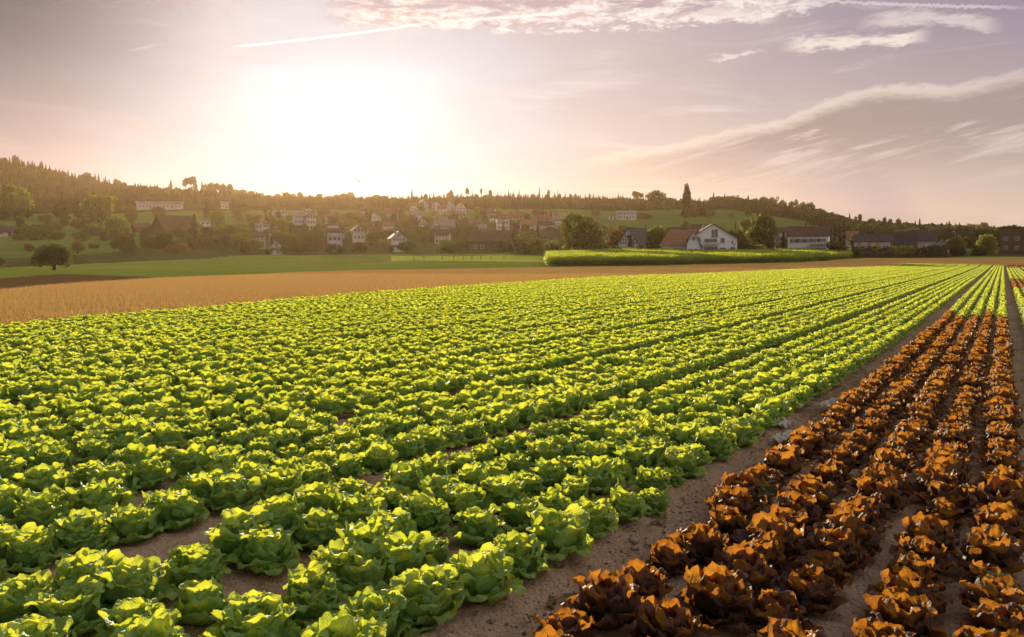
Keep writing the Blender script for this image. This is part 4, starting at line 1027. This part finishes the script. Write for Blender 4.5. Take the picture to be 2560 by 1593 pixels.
# farm on the left
H(436, 592, 82, 'big brown-roofed farmhouse on the left slope', wall='brown_boards', roof='roof_brown', depth=15, eave=2.6, ridge=9.2, floors=1, cols=4, rot=24)
H(352, 580, 34, 'low brown outbuilding left of the farmhouse', wall='brown_boards', roof='roof_brown', floors=1, cols=2, rot=15)
H(514, 578, 26, 'white gabled house right of the farmhouse', gable=True, roof='roof_grey')
H(14, 592, 40, 'tan walled house with dark roof at the left photo edge', wall='cream_wall', roof='roof_dark', floors=1, cols=2)
for px, w, lb in ((372, 56, 'left one of the long low sheds on the upper left slope'), (430, 52, 'right one of the long low sheds on the upper left slope'), (562, 18, 'small shed right of the long low sheds')):
    H(px, 522, w, lb, wall='pink_wall', roof='roof_grey', floors=1, cols=max(2, w // 9), eave=3.6, ridge=5.4, depth=11, chimney=False, name='shed', group='sheds on the upper slope')
# hillside village, read off one by one: px, base y, width, gable, wall, roof, floors, words
for v in [(649, 588, 18, 0, 'white_wall', 'roof_grey', 2, 'left one of two small pale houses at the village left end'), (667, 586, 14, 1, 'white_wall', 'roof_grey', 2, 'right one of two small pale houses at the village left end'),
          (691, 634, 32, 1, 'white_wall', 'roof_grey', 1, 'low house with white tent-like roof at the meadow edge'), (688, 547, 18, 1, 'pink_wall', 'roof_red', 2, 'pinkish house high on the left village slope'),
          (711, 548, 16, 0, 'white_wall', 'roof_grey', 2, 'pale house beside the pinkish one high on the slope'), (748, 574, 30, 0, 'white_wall', 'roof_grey', 3, 'tall white block under the second sunbeam'),
          (776, 576, 24, 1, 'cream_wall', 'roof_brown', 3, 'cream house right of the tall white block'), (686, 606, 24, 0, 'cream_wall', 'roof_brown', 2, 'brown roofed house above the tent-like roof'), (652, 618, 22, 0, 'grey_wall', 'roof_brown', 2, 'dim house low at the village left end'),
          (771, 546, 16, 0, 'white_wall', 'roof_grey', 2, 'small white house high beneath the ridge trees'), (826, 560, 24, 0, 'cream_wall', 'roof_red', 2, 'red roofed house above the balconied block'),
          (838, 590, 26, 0, 'white_wall', 'roof_red', 2, 'white house directly behind the balconied block'), (896, 620, 30, 1, 'pink_wall', 'roof_red', 3, 'tall pinkish gabled house right of the balconied block'),
          (868, 606, 20, 0, 'white_wall', 'roof_red', 2, 'small white house left of the pinkish gable'), (994, 626, 38, 1, 'white_wall', 'roof_dark', 2, 'dark roofed cottage with white gable trim by the meadow'),
          (970, 584, 26, 0, 'white_wall', 'roof_red', 2, 'white house up the slope from the cottage'), (978, 549, 32, 0, 'cream_wall', 'roof_red', 2, 'broad pinkish house in the upper centre of the village'), (940, 562, 22, 1, 'white_wall', 'roof_red', 2, 'pale gabled house left of the broad upper house'),
          (930, 596, 24, 0, 'cream_wall', 'roof_brown', 2, 'brown roofed house left of the cottage'), (910, 542, 18, 0, 'white_wall', 'roof_red', 2, 'small house at the upper village edge'),
          (1043, 553, 24, 0, 'white_wall', 'roof_grey', 2, 'white house with balcony, upper middle of the slope'), (1060, 579, 24, 1, 'white_wall', 'roof_brown', 2, 'white gabled house in the middle of the slope'), (1084, 580, 18, 0, 'cream_wall', 'roof_brown', 2, 'small house left of the long grey roof'),
          (1056, 525, 26, 1, 'white_wall', 'roof_grey', 2, 'wide pale gable at the top row of the village'), (1033, 527, 16, 0, 'pink_wall', 'roof_red', 2, 'small reddish house left of the wide top-row gable'), (1090, 527, 22, 1, 'white_wall', 'roof_red', 2, 'gabled house in the top row, left of centre'),
          (1107, 536, 18, 0, 'white_wall', 'roof_red', 2, 'house just below the top row gables'), (1126, 526, 18, 1, 'white_wall', 'roof_red', 2, 'red roofed gable in the top row'), (1151, 535, 26, 1, 'pink_wall', 'roof_grey', 2, 'largest pale gable of the top row'),
          (1150, 546, 18, 0, 'white_wall', 'roof_red', 1, 'white house wall below the largest top-row gable'), (1118, 546, 18, 0, 'cream_wall', 'roof_red', 1, 'small reddish house in the upper slope gardens'),
          (1112, 586, 50, 0, 'grey_wall', 'roof_grey', 2, 'house with long grey roof above the skylit house'), (1136, 576, 20, 1, 'cream_wall', 'roof_brown', 2, 'cream house right behind the long grey roof'), (1107, 612, 36, 0, 'cream_wall', 'roof_dark', 2, 'dark roofed house with skylights left of the long barn'),
          (1218, 539, 30, 0, 'grey_wall', 'roof_dark', 1, 'dark roofed house with a small white dormer gable'), (1186, 570, 26, 0, 'pink_wall', 'roof_red', 1, 'low red roofed house behind the barn'), (1201, 580, 26, 0, 'white_wall', 'roof_grey', 1, 'low white flat house just above the barn'),
          (1257, 576, 32, 0, 'white_wall', 'roof_red', 3, 'big white house with red roof above the barn'), (1232, 560, 14, 0, 'white_wall', 'roof_brown', 2, 'small white wing left of the big white house'), (1290, 551, 38, 0, 'cream_wall', 'roof_red', 1, 'wide dark red hipped roof on the upper right slope'),
          (1322, 582, 38, 0, 'white_wall', 'roof_orange', 2, 'orange roofed house above the rounded bushes'), (1358, 582, 28, 0, 'cream_wall', 'roof_brown', 2, 'brown house right of the orange roof'), (1357, 556, 32, 0, 'pink_wall', 'roof_red', 1, 'low reddish house at the meadow edge, upper right'),
          (1394, 567, 24, 0, 'white_wall', 'roof_grey', 2, 'bright white flat house left of the big tree pair'), (1390, 582, 26, 0, 'grey_wall', 'roof_grey', 1, 'grey roofed house below the bright white one'), (1376, 604, 44, 0, 'brown_boards', 'roof_brown', 1, 'brown barn behind the rounded bushes')]:
    px, by, w, gb, wall, roof, fl, lb = v
    H(px, by, w, lb + ('' if len(lb.split()) > 3 else ' village house'), wall=wall, roof=roof, gable=bool(gb), floors=fl, rot=rng.uniform(-14, 14), cols=max(2, min(5, w // 8)))
bl = H(837, 626, 36, 'three-storey white block with stacked balconies in the village', floors=3, cols=3, roof='roof_brown', wall='pink_wall')
for px_, by_, ty_, w_, lb_ in ((822, 631, 606, 30, 'bush before the left corner of the balconied block'), (850, 632, 612, 26, 'bush before the right corner of the balconied block'), (884, 630, 604, 26, 'bush in front of the tall pinkish gabled house'), (908, 630, 608, 24, 'low bush right of the tall pinkish gabled house'), (976, 632, 610, 24, 'bush at the left corner of the white-gabled cottage'), (672, 636, 620, 22, 'bush left of the low tent-roofed house'), (712, 635, 612, 28, 'bush right of the low tent-roofed house'), (745, 630, 600, 50, 'wide bush between tent-roofed house and balconied block'), (785, 630, 604, 44, 'bush left of the balconied block')): tree('bush', 'dark', px_, by_, ty_, w_, lb_, 'bushes before the lowest village houses', cat='bush')
for f in range(3): 
    d_ = ground_at(837, 626)[1]; w_ = 36 / F * d_
    box_part(bl, 'balcony', 'white_wall', -w_ * .45, w_ * .3, -w_ * .375 - 1.4, -w_ * .375 - .05, 2.4 + f * 2.75, 3.3 + f * 2.75)
H(1229, 628, 98, 'long dark brown barn at the foot of the village', wall='brown_boards', roof='roof_brown', eave=3.4, ridge=7.2, floors=1, cols=5, depth=14, rot=-8, name='barn')

# garden trees among the houses
rt = random.Random(99); ng = 0
spots = []
while ng < 190:
    px = rt.uniform(600, 1500); by = rt.uniform(528, 632)
    if by < 540 and px > 1250: continue
    if px < 700 and by < 560 and rt.random() < .5: continue
    if any(abs(px - q[0]) < 9 and abs(by - q[1]) < 5 for q in spots): continue
    loc = ground_at(px, by)
    if loc is None or loc[1] > 650: continue
    spots.append((px, by)); ng += 1
    k = rt.choice(('round', 'round', 'bush', 'bush', 'fir')); sh = {'round': ('dark', 'mid', 'dark', 'dark', 'mid', 'rust'), 'bush': ('dark', 'mid', 'dark', 'mid'), 'fir': ('fir', 'rust', 'fir', 'fir')}[k][rt.randrange(4)]
    hgt = {'round': rt.uniform(4, 7), 'bush': rt.uniform(2, 4), 'fir': rt.uniform(5, 10)}[k]
    wd = {'round': rt.uniform(5, 8.5), 'bush': rt.uniform(4, 8), 'fir': rt.uniform(2.6, 4)}[k]; s_ = F / loc[1]
    tree(k, sh, px, by, by - hgt * s_, wd * s_, {'round': 'leafy garden tree', 'bush': 'garden bush', 'fir': 'dark garden conifer'}[k] + ' among the hillside village houses', {'round': 'leafy trees', 'bush': 'bushes', 'fir': 'conifers'}[k] + ' in the village gardens', cat='bush' if k == 'bush' else 'tree')
for (px0, px1, y0, y1, n) in ((40, 330, 560, 606, 26), (360, 620, 585, 624, 30), (560, 700, 540, 590, 12), (1450, 1800, 588, 604, 20), (1700, 1800, 535, 548, 8), (2100, 2330, 590, 612, 16)):
    for q in range(n):
        px = rt.uniform(px0, px1); by = rt.uniform(y0, y1); loc = ground_at(px, by)
        if loc is None: continue
        k = rt.choice(('round', 'bush', 'bush')); s_ = F / loc[1]; h_ = rt.uniform(3, 7)
        where = 'on the left slope' if px0 < 700 else ('behind the corn field trees' if px0 < 1800 else 'behind the low right houses')
        tree(k, rt.choice(('dark', 'dark', 'mid')), px, by, by - h_ * s_, rt.uniform(4, 8) * s_, f'{"dark leafy tree" if k == "round" else "dark bush"} {where}, half merged with its neighbours', f'{k} growth {where}', cat='bush' if k == 'bush' else 'tree')

# ---------------------------------------------------------------- corn
def corn_meshes():
    out = []
    for q in range(4):
        r = random.Random(q); V, Fc = [], []
        for p in range(2):
            ox, oy = r.uniform(-.12, .12), r.uniform(-.12, .12); h = r.uniform(1.9, 2.35)
            k = len(V); V += [(ox - .02, oy, 0), (ox + .02, oy, 0), (ox + .01, oy, h), (ox - .01, oy, h)]; Fc.append((k, k + 1, k + 2, k + 3))
            for l in range(8):
                az = l * 2.5 + r.uniform(-.4, .4); z = .35 + l * .23; ln = r.uniform(.5, .75); c, s = math.cos(az), math.sin(az); k = len(V)
                for (d, dz, w) in ((.02, 0, .03), (ln * .4, .28, .05), (ln * .8, .25, .045), (ln, .02, .008)):
                    V += [(ox + c * d - s * w, oy + s * d + c * w, z + dz), (ox + c * d + s * w, oy + s * d - c * w, z + dz)]
                for i in range(3): Fc.append((k + 2 * i, k + 2 * i + 1, k + 2 * i + 3, k + 2 * i + 2))
        V = np.array(V); out.append(mesh_np('corn_plant', V, np.array(Fc), np.stack([np.full(len(V), .5), V[:, 2] / 2.3], 1), smooth=False, mat=M['corn']))
    return out
front = [(1366, 667), (1600, 664.5), (1850, 659), (2000, 656), (2070, 652), (2120, 646), (2150, 640)]
fw = [ground_at(*p) for p in front]
fx = np.array([p[0] for p in front]); fy = np.array([w[1] for w in fw])
P = []
rs = np.random.RandomState(4)
X = rs.uniform(0, 130, 90000); Y = rs.uniform(120, 262, 90000); px = CX + F * X / Y
y0 = np.interp(px, fx, fy); y1 = np.interp(px, [1366, 1800, 2150], [236, 246, 255])
ok = (px > 1366) & (px < 2150) & (Y > y0 + .5 * np.sin(X)) & (Y < y1)
X, Y = X[ok][:26000], Y[ok][:26000]
mass('corn_field', corn_meshes(), np.stack([X, Y, height(X, Y) - .05], 1), rs.uniform(0, 6.28, len(X)), rs.uniform(.76, 1.04, len(X)) * (.78 + .4 * fbm(X, Y, .12, 3)) * np.interp(CX + F * X / Y, [1366, 1900, 2150], [1.05, .95, .85]), rs.randint(0, 4, len(X)), label='tall green corn standing before the white houses', cat='corn field')

# ---------------------------------------------------------------- small things in the distance
def pole(px, by, ty, label, name='lamp_post', arm=1.0, heads_=1, loc=None):
    loc = loc or ground_at(px, by); z = hz(*loc); h = (by - ty) / F * loc[1]
    e = obj(name, None, None, (loc[0], loc[1], z)); tag(e, label, 'lamp post', 'lamp posts')
    obj('post', MB().tube([(0, 0, 0), (0, 0, h)], [.11, .07], 6).mesh('post', M['metal']), e)
    for k in range(heads_):
        s = (-1, 1)[k]; obj('lamp_arm', MB().tube([(0, 0, h - .1), (s * arm, 0, h + .15)], .05, 5).mesh('lamp_arm', M['metal']), e)
        obj('lamp_head', MB().box(s * arm - .3, s * arm + .3, -.14, .14, h + .16, h + .32).mesh('lamp_head', M['frame']), e)
pole(1893, 632, 604, 'street lamp with one head by the small gabled house', loc=at_depth(1893, 258))
pole(2177, 620, 574, 'floodlight post rising above the long low house', loc=at_depth(2177, 272), arm=.5, heads_=2)
pole(2223, 620, 586, 'double-headed lamp post right of the long low house', loc=at_depth(2223, 270), heads_=2)
pole(2406, 620, 580, 'double-headed lamp post behind the yellowish trees', loc=at_depth(2406, 280), heads_=2)
pole(2386, 620, 566, 'thin tall post behind the yellowish round tree', loc=at_depth(2386, 285), arm=.4)
lc = at_depth(1386, 520); zz = hz(*lc)
py_ = obj('pylon', None, None, (lc[0], lc[1], zz)); tag(py_, 'thin pole of a power line standing on the hill meadow', 'power pole')
obj('pole', MB().tube([(0, 0, 0), (0, 0, 12)], [.22, .13], 6).mesh('pole', M['timber']), py_); obj('crossarm', MB().box(-1.5, 1.5, -.08, .08, 11, 11.2).mesh('crossarm', M['timber']), py_)
# pasture fence: posts and two wires
fe = obj('pasture_fence', None, None, (0, 0, 0)); pts = []
for px in (1035, 1060, 1106, 1134, 1158, 1180, 1202, 1228, 1260):
    g_ = ground_at(px, 653 - (px - 1035) * .012); pts.append(g_)
fe.location = (pts[0][0], pts[0][1], hz(*pts[0])); tag(fe, 'thin wire fence with wooden posts on the bright pasture strip', 'fence')
pm = MB().tube([(0, 0, -.2), (0, 0, 1.35)], .07, 5).mesh('post', M['timber'])
L0 = Vector(fe.location)
for p in pts: obj('post', pm, fe, Vector((p[0], p[1], hz(*p))) - L0)
for hgt in (.6, 1.15): obj('wire', MB().tube([Vector((p[0], p[1], hz(*p) + hgt)) - L0 for p in pts], .012, 4).mesh('wire', M['metal']), fe)
# white van by the half-timbered house
lv = at_depth(1586, 250); van = obj('white_van', None, None, (lv[0], lv[1], hz(*lv)), (0, 0, -.25)); tag(van, 'white van parked beneath the half-timbered farmhouse', 'van')
obj('body', MB().poly([(-2.2, -.9, .35), (2.2, -.9, .35), (2.25, -.9, 1.15), (1.5, -.9, 2.15), (-2.1, -.9, 2.2), (-2.25, -.9, 1.2)], (0, 1.8, 0)).mesh('body', plain('white_van_paint', (.75, .74, .74), .3, .03)), van)
obj('side_window', MB().box(.5, 1.4, -.93, -.903, 1.3, 1.9).mesh('side_window', M['glass']), van)
wm = MB().tube([(0, -.1, 0), (0, .1, 0)], .34, 12).mesh('wheel', M['timber'])
for x in (-1.35, 1.35):
    for y in (-.85, .85): obj('wheel', wm, van, (x, y, .34))
# bird
d = 60; dx, dy, dz = ray(897, 455); k = d / dy
bird = MB(); bird.add([(-.05, -.14, 0), (.05, -.14, 0), (.03, .16, .01), (-.03, .16, .01), (0, 0, -.05), (0, .02, .05)], [(0, 1, 5), (1, 2, 5), (2, 3, 5), (3, 0, 5), (1, 0, 4), (2, 1, 4), (3, 2, 4), (0, 3, 4)])
bo = obj('bird', bird.mesh('body', M['timber']), None, (dx * k, d, CAMH + dz * k), (0, .6, .4)); tag(bo, 'small dark bird flying just above the ridge near the sun', 'bird')
for s in (-1, 1): obj('wing', MB().add([(s * .03, -.07, .02), (s * .30, -.02, .16), (s * .55, .02, .10), (s * .26, .08, .14), (s * .03, .08, .02)], [(0, 1, 3, 4), (1, 2, 3)]).mesh('wing', M['timber']), bo)

# ---------------------------------------------------------------- field details
def cloth(name, px, py, w, l, label, seed):
    """a crumpled scrap of white crop fleece lying in the track"""
    r = random.Random(seed); g_ = ground_at(px, py); s, t = st_of(*g_); nu, nv = 46, 26
    u, v = np.meshgrid(np.linspace(-1, 1, nu), np.linspace(-1, 1, nv), indexing='ij')
    edge = 1 + .35 * (fbm(u * 3 + seed, v * 3, 1.3, seed) - .5); sg = s + u * l / 2 * edge + v * w * .3 * (r.random() - .3); tg = t + v * w / 2 * edge * (1 - .4 * u * (r.random() - .2))
    X, Y = xy_of(sg, tg)
    rid = 1 - np.abs(fbm(sg * 9, tg * 26, 1., seed + 3) * 2 - 1)
    Z = height(X, Y) + track_shape(sg, tg) + .020 + rid ** 2 * .06 + (fbm(sg, tg, 6., seed) - .5) * .05
    P_ = np.stack([X - g_[0], Y - g_[1], Z - hz(*g_)], -1).reshape(-1, 3); Fq = grid_faces(nu, nv)
    cen = P_[Fq].mean(1); keep = fbm(cen[:, 0] + g_[0], cen[:, 1] + g_[1], 5.5, seed + 9) > .36
    o = obj(name, mesh_np(name, P_, Fq[keep], mat=M['fleece']), None, (g_[0], g_[1], hz(*g_))); tag(o, label, 'plastic scrap', 'scraps of white crop fleece in the track')
M['fleece'] = leaf_mat('white_crop_fleece', (.62, .56, .44), (.74, .68, .55), (.4, .4, .36), (.5, .48, .44), .3, rough=.95, spec=.05, veins=False)
cloth('fleece_scrap', 1985, 1098, .24, .55, 'largest crumpled scrap of white fleece in the bare soil track', 2)
cloth('fleece_scrap', 1955, 1068, .14, .35, 'flat white fleece strip just beyond the largest scrap', 3)
cloth('fleece_scrap', 2092, 1016, .26, .5, 'white fleece scrap beside the red lettuces, second cluster up the track', 5)
cloth('fleece_scrap', 2205, 945, .2, .5, 'small white fleece scrap halfway up the bare track', 6)
cloth('fleece_scrap', 2290, 868, .24, 1.1, 'long pale fleece scrap far up the bare track', 7)
cloth('fleece_scrap', 2318, 838, .24, 1.1, 'farthest pale fleece scrap up the bare track', 8)
# stones and clods
def stone_mesh(r, n=2):
    import bmesh
    bm = bmesh.new(); bmesh.ops.create_icosphere(bm, subdivisions=n, radius=1)
    o = Vector((r.uniform(0, 50), r.uniform(0, 50), 0))
    for v in bm.verts: v.co *= 1 + .35 * mnoise.noise(v.co * 1.3 + o) + .1 * mnoise.noise(v.co * 4 + o); v.co.z *= .62
    me = bpy.data.meshes.new('stone'); bm.to_mesh(me); bm.free(); me.polygons.foreach_set('use_smooth', [True] * len(me.polygons)); return me
for (px, py, s_, lb) in ((1584, 1345, .026, 'largest pale stone in the bare soil track'), (1620, 1352, .016, 'smaller stone just right of the largest pale stone'), (1768, 1390, .014, 'pebble beside the first red lettuce row'),
                         (1530, 1322, .012, 'pebble left of the largest pale stone'), (1440, 1470, .013, 'pebble in the lower part of the bare soil track'), (2490, 1490, .022, 'stone by the tall weed at lower right')):
    g_ = ground_at(px, py); me = stone_mesh(rng); me.materials.append(M['stone']); st_ = st_of(*g_)
    tag(obj('stone', me, None, (g_[0], g_[1], hz(*g_) + float(track_shape(*st_)) + s_ * .3), (0, 0, rng.uniform(0, 6)), (s_ * 1.3, s_, s_)), lb, 'stone', 'stones on the soil')
sm_ = [stone_mesh(random.Random(i), 1) for i in range(4)]
for me in sm_: me.materials.append(M['soil'])
n = 6000; rs = np.random.RandomState(8); s_ = rs.uniform(.8, 14, n) ; t_ = rs.uniform(-5.5, 1.3, n)
kk = rs.rand(n) < .7; dtr = rs.normal(0, .22, n); t_ = np.where(kk, TRACK0 + dtr, t_)
X, Y = xy_of(s_, t_); sz = .003 + .009 * rs.rand(n) ** 3
mass('soil_clods', sm_, np.stack([X, Y, height(X, Y) + track_shape(s_, t_) + (fbm(X, Y, 5., 1) - .5) * .05 + (fbm(X, Y, 19., 2) - .5) * .045 + sz * .15], 1), rs.uniform(0, 6.28, n), sz, rs.randint(0, 4, n), label='clods and crumbs of soil on the bare ground', cat='soil clods', tiltv=.4)
# withered leaf scraps on the bare ground
M['dry_leaf'] = leaf_mat('withered_leaf', (.30, .22, .10), (.42, .34, .18), (.3, .22, .08), (.4, .3, .12), .35, rough=.8, spec=.2)
scr = [mesh_np('leaf_scrap', *ARR['green', 0, v, 1], mat=M['dry_leaf']) for v in range(4)]
n = 420; s_ = rs.uniform(1.2, 26, n); t_ = np.where(rs.rand(n) < .6, TRACK0 + rs.normal(0, .22, n), TRACK0 + PITCHB + rs.normal(0, .25, n)); X, Y = xy_of(s_, t_)
mass('leaf_scraps', scr, np.stack([X, Y, height(X, Y) + track_shape(s_, t_) + .008], 1), rs.uniform(0, 6.28, n), rs.uniform(.12, .38, n), rs.randint(0, 4, n), label='withered leaf scraps lying on the bare soil tracks', cat='leaf litter', tiltv=.5)
# weeds
def blade(mb_v, mb_f, base, az, lean, ln, w, n=6):
    k = len(mb_v); c, s = math.cos(az), math.sin(az)
    for i in range(n):
        f = i / (n - 1); d = lean * f * f * ln; z = ln * f * (1 - .25 * lean * f); ww = w * (1 - f) ** .7 + .0004
        mb_v += [(base[0] + c * d - s * ww, base[1] + s * d + c * ww, base[2] + z), (base[0] + c * d + s * ww, base[1] + s * d - c * ww, base[2] + z)]
    for i in range(n - 1): mb_f.append((k + 2 * i, k + 2 * i + 1, k + 2 * i + 3, k + 2 * i + 2))
def grass_tuft(px, py, n, ln, lean, label, w=.0022, up=0.):
    g_ = ground_at(px, py); z = hz(*g_); e = obj('grass_tuft', None, None, (g_[0], g_[1], z)); tag(e, label, 'grass tuft', 'grass tufts among the lettuces')
    for q in range(n):
        V, Fc = [], []; blade(V, Fc, (rng.uniform(-.02, .02), rng.uniform(-.02, .02), 0), rng.uniform(0, 6.28), rng.uniform(.3, 1) * lean, ln * rng.uniform(.6, 1.1), w)
        V = np.array(V); obj('blade', mesh_np('blade', V, np.array(Fc), np.tile([[.5, .5]], (len(V), 1)), mat=M['weed']), e)
grass_tuft(2105, 1300, 10, .24, 1.2, 'spiky grass tuft between the second and third red lettuce rows', .003)
grass_tuft(1850, 1262, 4, .26, .8, 'thin grass blades rising from the leftmost red lettuce row', .003)
grass_tuft(665, 1535, 2, .22, .35, 'single yellowish grass stalks between the nearest green lettuces', .0025)
grass_tuft(2500, 1545, 7, .18, .9, 'low grass at the foot of the tall weed at lower right', .0025)
grass_tuft(1120, 1255, 3, .36, .6, 'bent bright grass stalk above the third green row', .0022)
grass_tuft(60, 1015 + 60, 3, .34, .4, 'thin grass stalks at the left edge among the green heads', .0025)
def feathery(px, py, h, label, n=16, spread=.055):
    g_ = ground_at(px, py); e = obj('feathery_weed', None, None, (g_[0], g_[1], hz(*g_))); tag(e, label, 'weed', 'feathery weeds')
    obj('stem', MB().tube([(0, 0, 0), (.004, 0, h * .5), (0, .004, h)], [.003, .0022, .001], 5).mesh('stem', M['weed']), e)
    for q in range(n):
        z = h * (.35 + .65 * q / n); az = q * 2.4; V, Fc = [], []
        l = spread * rng.uniform(.7, 1.2); c, s = math.cos(az), math.sin(az)
        for j in range(7):
            f = (j + 1) / 7
            for sd in (-1, 1):
                k = len(V); b = (c * l * f, s * l * f, z + .02 * math.sin(f * 2)); a2 = az + sd * 1.0; ll = .016 * (1.2 - f * .6); c2, s2 = math.cos(a2), math.sin(a2)
                V += [b, (b[0] + c2 * ll * .5 - s2 * .003, b[1] + s2 * ll * .5 + c2 * .003, b[2] + .003), (b[0] + c2 * ll, b[1] + s2 * ll, b[2]), (b[0] + c2 * ll * .5 + s2 * .003, b[1] + s2 * ll * .5 - c2 * .003, b[2] + .003)]; Fc.append((k, k + 1, k + 2, k + 3))
        V = np.array(V); obj('leaf', mesh_np('leaf', V, np.array(Fc), np.tile([[.5, .5]], (len(V), 1)), mat=M['weed']), e)
feathery(2478, 1515, .15, 'pale feathery weed with a bare stem at lower right')
feathery(1905, 1275, .17, 'feathery weed growing from the leftmost red lettuce row', 22, .08)
feathery(1712, 960, .42, 'tall feathery weed sticking out of the green rows, mid field', 30, .13)
feathery(140, 1020, .34, 'feathery weed sticking out of the green rows near the left edge', 26, .12)

# straw stubs on the stubble
V, Fc = [], []
rs2 = random.Random(2)
for q in range(14):
    a, ln = rs2.uniform(0, 6.28), rs2.uniform(.06, .16); blade(V, Fc, (rs2.uniform(-.3, .3), rs2.uniform(-.3, .3), 0), a, rs2.uniform(.1, 1.1), ln, .005, 3)
M['straw'] = leaf_mat('straw', (.42, .26, .10), (.55, .36, .15), (.45, .28, .09), (.6, .4, .15), .4, rough=.95, spec=.05, veins=False)
Va = np.array(V); straw = mesh_np('straw', Va, np.array(Fc), np.tile([[.5, .5]], (len(Va), 1)), mat=M['straw'])
n = 70000; rs = np.random.RandomState(12); Y = rs.uniform(0, 1, n) ** .7 * 75 + 12; X = rs.uniform(-.75, .35, n) * Y
s, t = st_of(X, Y); px = CX + F * X / Y
ok = (t < t_edge(s) - .3) & (Y < np.interp(px, [0, 640, 1369, 2200], [44, 85, 88, 88]))
X, Y = X[ok], Y[ok]
mass('straw_stubs', [straw], np.stack([X, Y, height(X, Y)], 1), rs.uniform(0, 6.28, len(X)), rs.uniform(.8, 1.8, len(X)), np.zeros(len(X)), label='cut straw stubs of the harvested orange field', cat='stubble', tiltv=.1)

# ---------------------------------------------------------------- haze: the air between the field and the ridge
hb = MB().box(-8600, 8600, -340, 2680, -40, 150).mesh('haze', bpy.data.materials.new('haze_air'))
hm = hb.materials[0]; hm.use_nodes = True; hm.node_tree.nodes.clear(); N = NT(hm.node_tree)
pv = N.node('ShaderNodeVolumePrincipled'); pv.inputs['Color'].default_value = (1.0, .70, .42, 1); pv.inputs['Density'].default_value = HAZE_DENSITY; pv.inputs['Anisotropy'].default_value = .62
output(N, pv.outputs[0], vol=True); tag(obj('haze', hb), kind='stuff')

# labels of look-alikes: their place in the row from left to right
_by = {}
for o in list(COL.objects):
    if o.parent is None and o.get('group') and o.get('label') and (o['group'].endswith('in the village gardens') or ' growth ' in o['group']): _by.setdefault(o['label'], []).append(o)
for lb, L in _by.items():
    base = lb.replace(', half merged with its neighbours', '').replace('among the hillside village houses', 'among the village houses').replace('behind the corn field trees', 'behind the corn trees')
    L.sort(key=lambda o: project(*o.location)[0])
    for n, o in enumerate(L): o['label'] = f'{base}, {ordinal(n + 1)} of its kind from the left'
